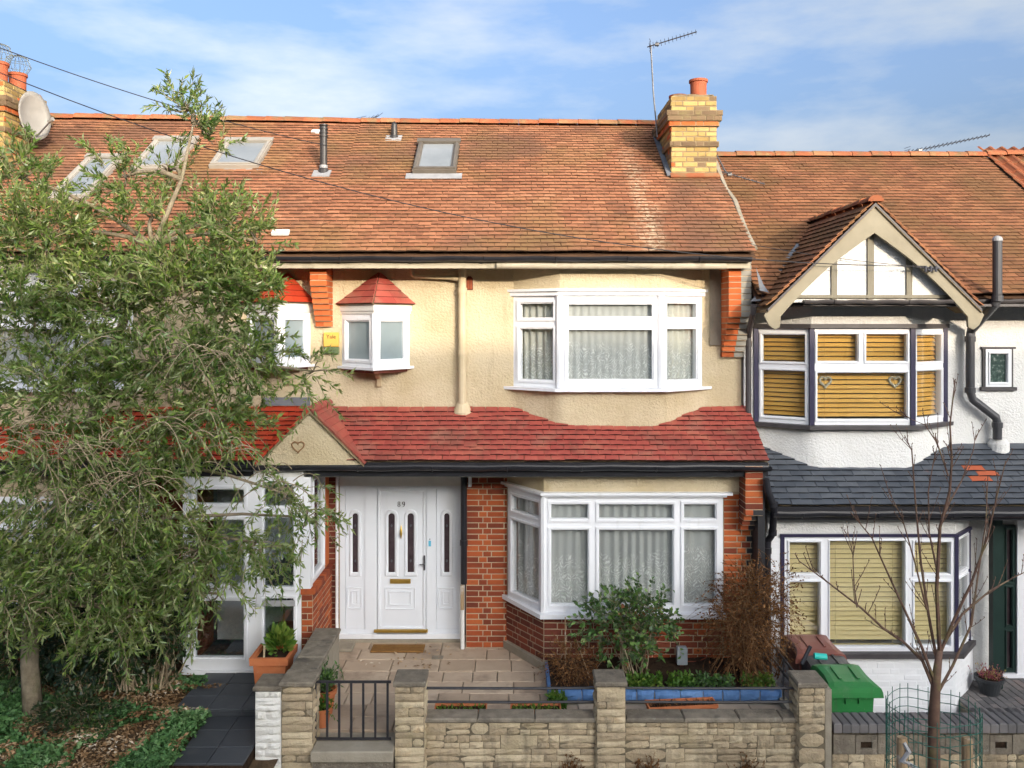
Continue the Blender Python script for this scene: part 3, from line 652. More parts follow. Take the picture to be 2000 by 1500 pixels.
# ------------------------------------------------------------------ houses: common pieces
ME, YE, ZE, YR = .693, 10.58, 5.17, 14.06                   # roof: slope, eave depth and height, ridge depth
def on_roof(px, py, dz=0., m=ME):
    k = (HY-py)/F; d = (CZ-(ZE+dz)+m*YE)/(m-k); return W(px, py, d)
def roof_part(house, x0, x1, dz, zr0, zr1, mat, ridge, skip=None, nind=300, pick=None):
    mb = MB(); t = .06
    for ya, za0, za1, yb, zb0, zb1 in ((YE+.04, ZE+dz-.03, ZE+dz-.03, YR, zr0-.012, zr1-.012), (YR+.001, zr0-.012, zr1-.012, 17.6, ZE+dz, ZE+dz)):
        mb.add([(x0, ya, za0), (x1, ya, za1), (x1, yb, zb1), (x0, yb, zb0), (x0, ya, za0-t), (x1, ya, za1-t), (x1, yb, zb1-t), (x0, yb, zb0-t)],
               [(0, 1, 2, 3), (7, 6, 5, 4), (0, 4, 5, 1), (1, 5, 6, 2), (2, 6, 7, 3), (3, 7, 4, 0)])
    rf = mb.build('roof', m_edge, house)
    tile_field(rf, (x0, YE, ZE+dz), (x1, YE, ZE+dz), (x0, YR, zr0), (x1, YR, zr1), mat, skip=skip, nind=nind, key='main', pick=pick)
    if ridge: ridge_tiles(rf, (x0, YR, zr0+.01), (x1, YR, zr1+.01), m_ridge)
    return rf
def skylight(house, px0, px1, py0, py1, fmat, skew=0):      # corners along the bottom and top edges, in roof space
    a = on_roof(px0, py1); b = on_roof(px1, py1); t = on_roof(px0, py0); u = Vector((1, 0, 0)); v = Vector((0, 1, ME)).normalized(); n = u.cross(v).normalized()
    w = b.x-a.x; h = (t.y-a.y)*math.sqrt(1+ME*ME); fw = .085
    O = a+n*.025
    mb = MB()
    r = [(fw, w-fw, fw*1.3, h-fw)]
    mb.holed(O+n*.085, u, v, n, w, h, r, .09); s = mb.build('skylight', fmat, house)
    mb = MB(); ring(mb, O+n*.085, u, v, n, (.015, w-.015, .03, h-.015), (fw-.012, w-fw+.012, fw*1.3-.012, h-fw+.012), .022, .004); mb.build('sash', fmat, s)
    MB().ob(O+u*fw+v*fw+n*.06, u*(w-2*fw), v*(h-2*fw), n*.008).build('pane', m_skyglass, s)
    mb = MB(); mb.ob(O-u*.02+v*(h-.09)+n*.09, u*(w+.04), v*.12, n*.03); mb.build('hood', fmat, s)
    MB().ob(O-u*.09-v*.16+n*.016, u*(w+.18), v*.17, n*.01).build('flashing', m_leadw, s)
    MB().ob(O+u*.1+v*.1-n*.05, u*(w-.2), v*(h-.2), n*.002).build('reveal', m_upvcdirty, s)
    return (a.x-.10, b.x+.10, a.y-.02, t.y+.06)
def in_sky(rs): return lambda p: any(r[0]+.12 < p.x < r[1]-.12 and r[2] < p.y < r[3] for r in rs)
def oriel(house, xa, xc, xd, yc, z0, z1, za, tmat):
    A, C, D = (xa, YW), (xc, yc), (xd, YW); zf = z1-.02
    o = MB()
    P = lambda p, z: (p[0], p[1], z)
    plan_prism(o, [D, A, (A[0]-.03, YW-.0), (C[0], C[1]-.05), (D[0]+.03, YW)][1:], z1, z1+.09)
    plan_prism(o, [(A[0]-.015, YW), (C[0], C[1]-.03), (D[0]+.015, YW)], z1-.035, z1)
    base = o.build('oriel_window', m_upvcdirty, house)
    window_panel(base, A, C, z0, z1-.035, [(1, [1])], m_upvc, m_frost, .05, .05)
    window_panel(base, C, D, z0, z1-.035, [(1, [1])], m_upvc, m_frost, .05, .05)
    MB().tube([P(C, z0), P(C, z1-.035)], .035, 8).build('corner_post', m_upvc, base)
    s = MB(); plan_prism(s, [(A[0]-.06, YW), (C[0], C[1]-.10), (D[0]+.06, YW)], z0-.035, z0); s.build('sill', m_upvc, base)
    s = MB(); plan_prism(s, [(A[0]+.03, YW), (C[0], C[1]-.02), (D[0]-.03, YW)], z0-.075, z0-.036); s.build('sill_board', m_brickdk, base)
    s = MB(); s.prism([(C[0]-.03, YW, z0-.08), (C[0]-.03, YW-.24, z0-.08), (C[0]-.03, YW-.20, z0-.13), (C[0]-.03, YW-.08, z0-.17), (C[0]-.03, YW-.05, z0-.27), (C[0]-.03, YW, z0-.28)], (.06, 0, 0)); s.build('bracket', m_creampaint, base)
    # little hipped roof, five courses on each face
    ap = Vector((xc, YW-.03, za)); eA, eC, eD = Vector((xa-.07, YW-.01, z1+.085)), Vector((xc, yc-.10, z1+.085)), Vector((xd+.07, YW-.01, z1+.085))
    rf = MB().add([ap, eA, eC, eD, (xc, YW, z1+.08)], [(0, 1, 2), (0, 2, 3), (1, 4, 2), (2, 4, 3)]).build('oriel_roof', m_mortard, house)
    for e0, e1 in ((eA, eC), (eC, eD)):
        nn = (e1-e0).cross(ap-e0).normalized(); rows = 5
        for r in range(rows):
            t0, t1 = r/rows, min(.995, (r+1.25)/rows); a, b, c, d = e0.lerp(ap, t0), e1.lerp(ap, t0), e1.lerp(ap, t1), e0.lerp(ap, t1)
            cuts = [0]+([.5+U(-.12, .12)] if (b-a).length > .4 else [])+[1]
            for q in range(len(cuts)-1):
                f, g_ = cuts[q]+.003, cuts[q+1]-.003
                A_, B_, C_, D_ = a.lerp(b, f), a.lerp(b, g_), d.lerp(c, g_), d.lerp(c, f); h = .026
                vs_ = [A_+nn*.012, B_+nn*.012, C_+nn*.002, D_+nn*.002, A_+nn*h, B_+nn*h, C_+nn*.014, D_+nn*.014]
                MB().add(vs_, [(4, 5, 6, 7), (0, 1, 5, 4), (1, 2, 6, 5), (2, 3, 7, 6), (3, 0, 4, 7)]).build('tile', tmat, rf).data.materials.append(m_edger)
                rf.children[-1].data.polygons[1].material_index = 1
    return base
def apron(house, A, B, C, D, z0, zt, mat, sweep=.5):        # render under an upper bay: trapezoid in plan, easing into a soft curve at its foot
    pl = [Vector(p) for p in (A, B, C, D)]; NS = 48; rows = 10
    xs = np.linspace(A[0]-sweep, D[0]+sweep, NS+1)
    yb = lambda x: np.interp(x, [A[0], B[0], C[0], D[0]], [YW-.003, B[1], C[1], YW-.003])
    vs = []; fs = []
    for j in range(rows+1):
        t = j/rows; k = (1-t)**1.6
        for i, x in enumerate(xs):
            y0 = yb(x); q = (x-(A[0]-sweep))/(D[0]-A[0]+2*sweep)
            soft = YW-.003-(YW-min(B[1], C[1])+.03)*np.clip(1.25*math.sin(math.pi*q)**1.6, 0, 1)
            vs.append((x, y0*(1-k)+min(soft, y0)*k, z0+(zt-z0)*t))
    for j in range(rows):
        for i in range(NS): a = j*(NS+1)+i; fs.append((a, a+1, a+NS+2, a+NS+1))
    return MB().add(vs, fs).build('bay_apron', mat, house, True)
def corbel(house, x0, x1, yf, ztop, nfull, nstep, step, mat, mat2=None, split=.5, name='brick_corbel'):
    """brick pier end under the eaves, stepping back to the wall as it comes down"""
    h = .075; part = None
    body = MB()
    for k in range(nfull+nstep):
        y = yf+max(0, k-nfull+1)*step; z = ztop-(k+1)*h
        body.box(x0+.006, x1-.006, y+.008, YW+.0, z, z+h)
    part = body.build(name, m_mortar, house)
    for k in range(nfull+nstep):
        y = yf+max(0, k-nfull+1)*step; z = ztop-(k+1)*h+.005; xm = x0+(x1-x0)*split
        cuts = [(x0, xm, mat), (xm, x1, mat2 or mat)] if (k % 2 == 0 or mat2) else [(x0, x1, mat)]
        for a, b, mm in cuts: MB().cbox(a+.001, b-.001 if b < x1 else b, y, y+.11, z, z+h-.01, .004).build('brick', mm, part)
        ya = y+.115
        while ya < YW-.02:
            e = min(ya+.21, YW-.003)
            for xx in ((x0-.0, x0+.04, mat), (x1-.04, x1, mat2 or mat)): MB().cbox(xx[0], xx[1], ya+.002, e, z, z+h-.01, .004).build('brick', xx[2], part)
            ya = e+.01
    return part

def chimney(house, x0, x1, y0, y1, z0, z_top, name='chimney_stack', base_hidden=0):
    c = .0745; n = int(round((z_top-z0)/c)); z_top = z0+n*c
    # courses from the top: 3 yellow, 2 proud grey, 1 orange, 3 yellow, 1 grey string, rest yellow
    def spec(k):                                            # k = course index from the top
        if k < 3: return m_brickye, .0
        if k == 3: return m_brickgr, .075
        if k == 4: return m_brickgr, .065
        if k == 5: return m_brickor, .035
        if k in (6, 7, 8): return m_brickye, .0
        if k == 9: return m_brickgr, .03
        return m_brickye, .0
    body = MB()
    for k in range(n):
        mm, p = spec(k); z = z_top-(k+1)*c; i = .006; body.box(x0-p+i, x1+p-i, y0-p+i, y1+p-i, z, z+c)
    body.box(x0+.04, x1-.04, y0+.04, y1-.04, z_top, z_top+.03)
    part = body.build(name, m_mortard, house)
    for k in range(n):
        mm, p = spec(k); z = z_top-(k+1)*c
        def pick(r, a, mm=mm): return (m_brickgr if R.random() < .10 else (m_brickor if R.random() < .06 else mm)) if mm is m_brickye else mm
        kw = dict(bond='flemish', start=k % 2, pick=pick, proud=.0, dep=.06, gap=.010)
        bricks(part, (x0-p, y0-p, z), (1, 0, 0), (0, -1, 0), x1-x0+2*p, c, mm, **kw)
        if x0 > 0: bricks(part, (x0-p, y1+p, z), (0, -1, 0), (-1, 0, 0), y1-y0+2*p, c, mm, **kw)
        else: bricks(part, (x1+p, y0-p, z), (0, 1, 0), (1, 0, 0), y1-y0+2*p, c, mm, **kw)
    fl = MB(); rr = random.Random(3)
    vs = []; fs = []; nx, ny = 8, 12
    for j in range(ny+1):
        for i in range(nx+1):
            e = min(i, nx-i, 2)/2*min(j, ny-j, 2)/2
            vs.append((x0+.01+(x1-x0-.02)*i/nx, y0+.01+(y1-y0-.02)*j/ny, z_top+.0+e*.075+rr.uniform(-.012, .016)))
    for j in range(ny):
        for i in range(nx): a = j*(nx+1)+i; fs.append((a, a+1, a+nx+2, a+nx+1))
    fl.add(vs, fs).build('flaunching', m_brickgr, part)
    return part, z_top
def chimney_pot(part, x, y, z, r, h):
    MB().lathe((x, y, z), [(r*.95, 0), (r*.97, h*.7), (r*1.0, h*.86), (r*1.13, h*.88), (r*1.13, h), (r*.98, h), (r*.9, h*.5), (r*.9, .02)], 22).build('chimney_pot', m_pot, part, False)

# ------------------------------------------------------------------ the cream house
H = thing('terraced_house', 'cream rendered terraced house with red tiled pent roof and white front door', 'house', (.28, YW, 0))
UB = [(X(1003, YW), YW), (X(1093, 10.85), 10.85), (X(1291, 10.85), 10.85), (X(1371, YW), YW)]      # upper bay plan
uz0, uz1 = Z(758, 10.85), Z(577, 10.85)
GB = [(X(992, YW-.1), YW-.1), (X(1062, 10.5), 10.5), (X(1412, 10.5), 10.5)]                         # ground bay plan
gz0, gz1 = Z(1195, 10.5), Z(970, 10.5)
ZP0, ZP1, YP0 = 2.604, 3.18, 10.25                          # pent roof: eave height, top height, eave depth
mb = MB().holed((XL, YW, 2.75), (1, 0, 0), (0, 0, 1), (0, -1, 0), XR-.02-XL, 5.12-2.75, [(UB[0][0]-XL+.08, UB[3][0]-XL-.08, uz0-2.75, uz1-2.75)], .25)
mb.build('upper_wall', m_cream, H)
# bay render above and below its windows
mb = MB(); plan_prism(mb, [UB[0], UB[1], UB[2], UB[3]], uz1+.085, 5.04); mb.build('bay_head', m_cream, H)
apron(H, UB[0], UB[1], UB[2], UB[3], 2.72, uz0-.03, m_cream, .42)
bw = MB(); plan_prism(bw, offset_plan(UB, .075), uz1+.055, uz1+.09); plan_prism(bw, offset_plan(UB, .045), uz1, uz1+.054); bw = bw.build('upper_bay_window', m_upvc, H)
rw = [.70, .30]
window_panel(bw, UB[0], UB[1], uz0, uz1, [(1, rw)], m_upvc, m_glass, .05, .05)
window_panel(bw, UB[1], UB[2], uz0, uz1, [(1, rw)], m_upvc, m_glass, .06, .055)
window_panel(bw, UB[2], UB[3], uz0, uz1, [(1, rw)], m_upvc, m_glass, .05, .05)
for p in UB[1:3]: MB().tube([(p[0], p[1]+.01, uz0), (p[0], p[1]+.01, uz1)], .05, 8).build('corner_post', m_upvc, bw)
mb = MB(); plan_prism(mb, offset_plan(UB, .12), uz0-.04, uz0-.002); mb.build('sill', m_upvc, bw)
# ground bay
wgl = [(GB[0][0], GB[0][1]), GB[1], GB[2]]
mb = MB(); plan_prism(mb, [(GB[0][0]-.02, YW), (GB[1][0], 10.5), (X(1458, 10.5), 10.5), (X(1458, 10.5), YW)], gz1+.06, 2.62); mb.build('bay_head', m_cream, H)
gw = MB(); e = .05
plan_prism(gw, [(GB[0][0]-.10, YW-.02), (GB[1][0]-.04, 10.5-.09), (X(1428, 10.5), 10.5-.09), (X(1428, 10.5), 10.6), (GB[1][0], 10.62), (GB[0][0], YW-.02)], gz1+.03, gz1+.062)
plan_prism(gw, [(GB[0][0]-.05, YW-.02), (GB[1][0]-.02, 10.5-.05), (X(1418, 10.5), 10.5-.05), (X(1418, 10.5), 10.6), (GB[1][0], 10.6), (GB[0][0], YW-.02)], gz1, gz1+.029)
gw = gw.build('ground_bay_window', m_upvc, H)
window_panel(gw, GB[0], GB[1], gz0, gz1, [(1, [.76, .24])], m_upvc, m_glass, .05, .045)
window_panel(gw, GB[1], GB[2], gz0, gz1, [(96, [.76, .24]), (164, [.76, .24]), (86, [.76, .24])], m_upvc, m_glass, .05, .045)
MB().tube([(GB[1][0], 10.51, gz0), (GB[1][0], 10.51, gz1)], .05, 8).build('corner_post', m_upvc, gw)
mb = MB(); plan_prism(mb, [(GB[0][0]-.08, YW-.02), (GB[1][0]-.05, 10.5-.11), (GB[2][0]+.02, 10.5-.11), (GB[2][0]+.02, 10.56), (GB[1][0], 10.56), (GB[0][0], YW-.02)], gz0-.055, gz0-.002); mb.build('sill', m_upvc, gw)
# brickwork: under the bay, pier beside the door, panel at the party line
zb = gz0-.06
bb = MB(); plan_prism(bb, [(GB[0][0]-.03, YW), (GB[1][0], 10.5), (GB[2][0]+.01, 10.5), (GB[2][0]+.01, YW)], -.05, zb); bb = bb.build('bay_brickwork', m_mortar, H)
un = (Vector((GB[1][0], 10.5, 0))-Vector((GB[0][0]-.03, YW, 0))); ul = un.length; un.normalize(); nn_ = Vector((un.y, -un.x, 0))
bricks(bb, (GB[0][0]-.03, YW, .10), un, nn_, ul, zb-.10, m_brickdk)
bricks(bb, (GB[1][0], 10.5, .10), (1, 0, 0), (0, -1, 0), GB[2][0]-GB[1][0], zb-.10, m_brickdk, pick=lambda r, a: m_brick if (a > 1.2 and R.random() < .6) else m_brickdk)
MB().prism([(GB[0][0]-.08, YW, 0), (GB[1][0]-.04, 10.46, 0), (GB[2][0], 10.46, 0), (GB[2][0], YW, 0)][::-1], (0, 0, .095)).build('plinth', m_conc, H)
MB().box(X(1372, 10.46), X(1395, 10.46), 10.440, 10.462, .03, .085).build('air_brick', m_brickdk, H)
xp0, xp1 = X(910, YW-.02), X(985, YW-.02)
bp = MB().box(xp0, xp1+.06, YW-.02, YW+.6, -.02, 2.6).build('door_pier', m_mortar, H)
bricks(bp, (xp0, YW-.02, 0), (1, 0, 0), (0, -1, 0), xp1-xp0+.04, 2.55, m_brick)
rp = MB().box(GB[2][0]+.012, X(1490, 10.52), 10.52, YW+.2, -.02, 2.58).build('party_brickwork', m_mortar, H)
bricks(rp, (GB[2][0]+.012, 10.52, 0), (1, 0, 0), (0, -1, 0), X(1490, 10.52)-GB[2][0]-.012, gz1+.03, m_brick, pick=lambda r, a: m_brickblk if a > .385 else (m_brickor if r > 12 and R.random() < .5 else m_brick))
cp = MB()
for k in range(11): y = 10.22+max(0, k-7)*.07; cp.box(X(1456, 10.22)+.004, X(1490, 10.22), y+.006, 10.52, 2.56-(k+1)*.075, 2.56-k*.075)
cp = cp.build('brick_corbel', m_mortar, H)
for k in range(11):
    y = 10.22+max(0, k-7)*.07; z = 2.56-(k+1)*.075+.005; xa, xb = X(1456, 10.22), X(1490, 10.22); xm = X(1471, 10.22) if k > 6 else xb
    MB().cbox(xa, xm, y, y+.1, z, z+.065, .004).build('brick', m_brick, cp)
    MB().cbox(xa, xa+.05, y+.11, 10.515, z, z+.065, .004).build('brick', m_brickdk, cp)
    if xm < xb: MB().cbox(xm+.001, xb, y, y+.1, z, z+.065, .004).build('brick', m_brickblk, cp)
# rooms seen through the glass
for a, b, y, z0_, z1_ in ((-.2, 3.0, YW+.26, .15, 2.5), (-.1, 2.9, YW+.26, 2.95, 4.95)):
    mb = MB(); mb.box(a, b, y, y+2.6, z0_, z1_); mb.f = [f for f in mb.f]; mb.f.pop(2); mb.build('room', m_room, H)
# eaves: fascia, soffit, gutter
MB().box(XL, XR-.06, 10.66, 10.70, 4.985, 5.125).build('fascia', m_fascia, H)
MB().box(XL, XR-.06, 10.70, YW, 5.035, 5.06).build('soffit', m_fascia, H)
gutter(H, XL-.01, X(1467, 10.6), 10.60, 5.125, .062, m_black)
MB().tube([(X(970, 10.64), 10.64, Z(519, 10.64)), (X(1418, 10.64), 10.64, Z(520, 10.64))], .038, 10).build('eaves_pipe', m_fascia, H)
# main roof
sky89 = [skylight(H, 806, 891, 288, 345, m_skyframe)]
sk = in_sky(sky89); CHX = (2.335, 3.01, 12.4, 13.58)
zl, zm, zq = 7.685, 7.60, 7.565
rf = roof_part(H, XL, XR, 0, zm, zq, m_tile, True, skip=lambda p, u, v: sk(p) or (CHX[0]+.08 < p.x < CHX[1]-.03 and CHX[2]+.1 < p.y < CHX[3]-.1))
c89, zt = chimney(H, *CHX, 6.36, 7.66)
chimney_pot(c89, X(1364, 12.75), 12.75, zt+.03, .125, .30); chimney_pot(c89, X(1322, 13.3)+.02, 13.3, zt+.0, .13, .24)
MB().ob((CHX[0]-.02, CHX[2]-.10, ZE+ME*(CHX[2]-.10-YE)+.05), (.72, 0, 0), (0, .10, ME*.1), (0, -.01, .014)).build('lead_apron', m_ridge, H)
MB().ob((CHX[0]-.07, CHX[2]-.05, ZE+ME*(CHX[2]-.05-YE)+.045), (.075, 0, 0), (0, 1.2, ME*1.2), (0, -.01, .016)).build('lead_soaker', m_lead, H)
# verge mortar at the step down to the white house
vpts = [Vector((XR+.015, YE+.1+i*.35, ZE+ME*(.1+i*.35)-.0)) for i in range(9)]
MB().tube([p+Vector((U(-.02, .02), 0, U(-.01, .01))) for p in vpts], [.035+U(0, .02) for _ in vpts], 6).build('verge_mortar', m_conc, H)
# flue and white vent tiles
p = on_roof(770, 272); f = MB(); f.tube([p-Vector((0, 0, .05)), p+Vector((0, 0, .17)), p+Vector((0, 0, .24)), p+Vector((0, 0, .28))], [.052, .052, .045, .018], 12); f.lathe(p+Vector((0, 0, .0)), [(.1, -.05), (.075, .05), (.055, .06)], 12); f = f.build('flue', m_flue, H)
MB().ob(p+Vector((-.13, -.14, -.06)), (.26, 0, 0), (0, .16, .16*ME), (0, -.01, .016)).build('flue_flashing', m_leadw, f)
# pent roof with the little entrance gable at its end
def pent_z(y): return ZP0+(ZP1-ZP0)*(y-YP0)/(YW-YP0)
GX, GZ, GH = -2.44, 3.235, .635                             # gable centre, apex height, half width
def in_gable(p): return abs(p.x-GX) < GH*(1-(p.z-ZP0)/(GZ-ZP0))-.12
def apr(p):                                                 # under the apron of the bay
    q = (p.x-(UB[0][0]-.42))/(UB[3][0]-UB[0][0]+.84)
    return 0 < q < 1 and p.y > YW-.38*min(1, 1.25*math.sin(math.pi*q)**1.6)+.06
mb = MB().add([(XL, YP0+.02, ZP0-.02), (XR+.06, YP0+.02, ZP0-.02), (XR+.06, YW, ZP1-.02), (XL, YW, ZP1-.02), (XL, YW, ZP0-.08), (XR+.06, YW, ZP0-.08), (XL, YP0+.02, ZP0-.06), (XR+.06, YP0+.02, ZP0-.06)],
              [(0, 1, 2, 3), (0, 6, 7, 1), (6, 4, 5, 7), (1, 7, 5, 2), (0, 3, 4, 6)])
pr = mb.build('pent_roof', m_mortard, H)
tile_field(pr, (XL, YP0, ZP0), (XR+.06, YP0, ZP0), (XL, YW+.02, ZP1), (XR+.06, YW+.02, ZP1), m_red, gauge=.098, skip=lambda p, u, v: in_gable(p) or apr(p), nind=300, amp=.012, key='pent', slip=.015)
MB().box(XL, XR+.05, YP0+.004, YP0+.06, ZP0-.17, ZP0-.004).build('pent_fascia', m_black, H)
gutter(H, -3.12, X(1505, 10.2), 10.19, ZP0-.035, .06, m_black)
mb = MB(); mb.box(-2.42, XR, YP0+.061, YW+.3, ZP0-.19, ZP0-.16); mb.build('porch_soffit', m_upvcdirty, H)
gb = MB().prism([(GX-GH, YP0-.01, ZP0-.03), (GX+GH, YP0-.01, ZP0-.03), (GX, YP0-.01, GZ-.03)], (0, .06, 0)).build('entrance_gable', m_cream, H)
for s in (1, -1):
    e = Vector((GX+s*(GH+.02), YP0-.06, ZP0-.02)); a = Vector((GX, YP0-.06, GZ)); bk = Vector((GX, YW, GZ)); w = (a-e)
    mb = MB().add([e, a, bk, e-Vector((0, 0, .03)), a-Vector((0, 0, .03)), bk-Vector((0, 0, .03))], [(0, 1, 2) if s > 0 else (2, 1, 0), (5, 4, 3) if s > 0 else (3, 4, 5), (0, 3, 4, 1)]); sl_ = mb.build('gable_slope', m_mortard, H)
    n_ = (w.normalized()).cross(Vector((0, 1, 0))*(-s)).normalized()
    if n_.z < 0: n_ = -n_
    up_ = w.normalized(); sd = Vector((0, 1, 0))
    for k in range(9):
        o = e+up_*(k*w.length/9); ln = 1.0*(k+.6)/9+.05
        MB().ob(o+n_*(.004), sd*ln, up_*(w.length/9+.03), n_*.014).build('tile', m_red if s > 0 else m_orange, sl_)
        MB().ob(o+n_*.018-sd*.012, sd*(ln*.98), up_*(w.length/9-.004), n_*.012).build('tile', m_red if s > 0 else m_orange, sl_)
ridge_tiles(gb, (GX, YP0-.06, GZ+.0), (GX, YW-.02, GZ+.0), m_red, r=.075, ln=.3)
# upstairs oriel, corbels, pipes
oriel(H, X(668, YW), X(731, 10.75), X(800, YW), 10.75, Z(718, 10.75), Z(607, 10.75), Z(533, YW), m_red)
corbel(H, -2.59, -2.375, 10.82, Z(513, 10.82), 4, 7, .045, m_brickor)
corbel(H, 2.765, 3.055, 10.78, Z(505, 10.78), 10, 7, .05, m_brickor, m_brickgp, .55)
MB().box(2.62, 2.765, YW-.03, YW-.002, 4.0, 5.03).build('render_edge', m_conc, H)
xd_ = X(903, 11.1)
pipe(H, [(xd_, 11.1, 5.03), (xd_, 11.1, 3.16)], .052, m_creampaint, 'downpipe', 14, [((xd_, 11.1, 4.72), (0, 0, 1)), ((xd_, 11.1, 3.9), (0, 0, 1))])
MB().lathe((xd_, 11.13, 3.06), [(.12, -.06), (.125, .06), (.085, .16), (.06, .2)], 16).build('pipe_collar', m_creampaint, H)
pipe(H, [(X(806, 11.1), 11.1, 5.03), (X(806, 11.1), 11.1, 4.93), (X(809, 11.1), 11.1, 4.915), (xd_-.05, 11.1, 4.885)], .030, m_creampaint, 'waste_pipe', 10, [((xd_-.09, 11.1, 4.886), (1, 0, -.05))])
xv, zv = X(917, YW-.01), Z(553, YW)
MB().prism([(xv-.045, YW-.001, zv-.09), (xv+.045, YW-.001, zv-.09), (xv+.045, YW-.001, zv+.06), (xv+.02, YW-.001, zv+.09), (xv-.02, YW-.001, zv+.09), (xv-.045, YW-.001, zv+.06)], (0, -.012, 0)).build('air_vent', m_brickdk, H)
for i in range(4): MB().box(xv-.038+i*.02, xv-.026+i*.02, YW-.02, YW-.0135, zv-.08, zv+.06).build('vent_bar', m_pot, H)
xk = X(906, 11.12)
pipe(H, [(xk, 11.12, ZP0-.1), (xk, 11.12, Z(1140, 11.12))], .042, m_black, 'downpipe', 12, [((xk, 11.12, Z(1060, 11.12)), (0, 0, 1))])
MB().box(xk-.042, xk+.005, 11.07, 11.10, Z(1190, 11.1), Z(1142, 11.1)).build('pipe_board', m_stake, H)
pipe(H, [(xk-.02, 11.14, Z(1140, 11.14)), (xk-.02, 11.14, .0)], .028, m_upvcdirty, 'drain_pipe')
xw = X(657, 11.25)
pipe(H, [(xw, 11.3, 2.3), (xw, 11.28, .35), (xw+.01, 11.25, .22), (xw+.03, 11.2, .10), (xw+.03, 11.19, .02)], .020, m_upvc, 'drain_pipe')
MB().box(X(915, 11.1), X(921, 11.1), 11.05, 11.17, 2.15, 2.4).build('junction_box', m_upvc, H)
# plinth and door screen
YD = 11.42; x0d, x1d = X(664, YD), X(903, YD); zd0, zd1 = Z(1242, YD), Z(948, YD)
MB().box(x0d-.06, x1d+.02, YD-.06, YD+.2, -.02, zd0-.03).build('door_step', m_conc, H)
MB().box(x0d-.02, x1d+.02, YD-.02, YD+.15, zd1, ZP0-.195).build('door_header', m_upvcdirty, H)
wl = MB().box(x0d-.2, x0d-.002, YD-.02, YD+.2, 0, ZP0-.195).build('door_reveal', m_mortar, H)
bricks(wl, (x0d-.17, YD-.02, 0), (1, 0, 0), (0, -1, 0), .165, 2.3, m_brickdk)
ds = MB().box(x0d, x1d, YD+.05, YD+.1, zd0, zd1).build('door_screen', m_door, H)
MB().box(x0d-.01, x1d+.01, YD-.03, YD+.05, zd0-.03, zd0+.03).build('threshold', m_upvc, ds)
def xdp(px): return X(px, YD)
def zdp(py): return Z(py, YD)
fr = MB()
for a, b in ((664, 674), (713, 736), (833, 852), (893, 903)): fr.box(xdp(a), xdp(b), YD, YD+.06, zd0+.031, zd1)
fr.box(x0d, x1d, YD-.01, YD+.06, zd1-.045, zd1-.001)
for a, b in ((674, 713), (852, 893)): fr.box(xdp(a), xdp(b), YD+.008, YD+.06, zd0+.031, zd0+.09)
fr.build('screen_frame', m_door, ds)
def arch(xc, w, z0_, z1_, y, n=10):
    r = w/2; return [(xc-r, y, z0_), (xc+r, y, z0_)]+[(xc+r*math.cos(math.pi*k/n), y, z1_-r+r*math.sin(math.pi*k/n)) for k in range(n+1)]
def arch_light(part, px, pyt, pyb, w=.085):
    xc = xdp(px); z0_, z1_ = zdp(pyb), zdp(pyt); y = YD+.018
    o = arch(xc, w+.10, z0_-.06, z1_+.055, y); m_ = arch(xc, w+.075, z0_-.045, z1_+.042, y-.014); i_ = arch(xc, w+.03, z0_-.012, z1_+.018, y-.014); j_ = arch(xc, w, z0_, z1_, y-.003); n = len(o)
    fs = []
    for k in range(3): fs += [(k*n+i, k*n+(i+1) % n, (k+1)*n+(i+1) % n, (k+1)*n+i) for i in range(n)]
    MB().add(o+m_+i_+j_, fs).build('light_moulding', m_door, part)
    g = MB().prism(j_, (0, .003, 0)); g.build('pane', m_doorglass, part)
    for zz in (z0_+.15, z1_-.17):
        MB().prism([(xc-.016, y-.0035, zz), (xc, y-.0035, zz-.022), (xc+.016, y-.0035, zz), (xc, y-.0035, zz+.03)], (0, -.003, 0)).build('glass_bevel', m_darkmetal, part)
def raised(part, a, b, c, d):
    for q, (i, h) in enumerate(((0, .012), (.055, .012))):
        mb = MB(); r0 = (xdp(a)+i, xdp(b)-i, zdp(d)+i, zdp(c)-i); r1 = (r0[0]+.018, r0[1]-.018, r0[2]+.018, r0[3]-.018)
        ring(mb, (0, YD+.018, 0), (1, 0, 0), (0, 0, 1), (0, -1, 0), r0, r1, h, .0); mb.build('panel_moulding', m_door, part)
for a, b in ((674.5, 712.5), (852.5, 892.5)):
    sp = MB().box(xdp(a), xdp(b), YD+.019, YD+.05, zd0+.091, zd1-.046).build('side_panel', m_door, H)
    arch_light(sp, (a+b)/2, 1003, 1118, .07); raised(sp, a+3, b-6, 1148, 1190)
dl = MB().box(xdp(737), xdp(832), YD+.019, YD+.05, zd0+.07, zd1-.046).build('front_door', m_door, H)
mb = MB(); ring(mb, (0, YD+.019, 0), (1, 0, 0), (0, 0, 1), (0, -1, 0), (xdp(737.5), xdp(831.5), zd0+.075, zd1-.05), (xdp(744), xdp(825), zd0+.13, zd1-.095), .014, 0.); mb.build('stile', m_door, dl)
arch_light(dl, 764.5, 1003, 1118); arch_light(dl, 802, 1003, 1118); raised(dl, 751, 811, 1148, 1191)
MB().cbox(xdp(762), xdp(802), YD-.004, YD+.018, zdp(1140), zdp(1131), .004).build('letterbox', m_brass, dl)
MB().box(xdp(765), xdp(799), YD-.010, YD-.0045, zdp(1138), zdp(1133), ).build('letter_flap', m_brass, dl)
MB().box(xdp(731), xdp(836), YD-.035, YD+.018, zdp(1234), zdp(1229)).build('sill_strip', m_brass, dl)
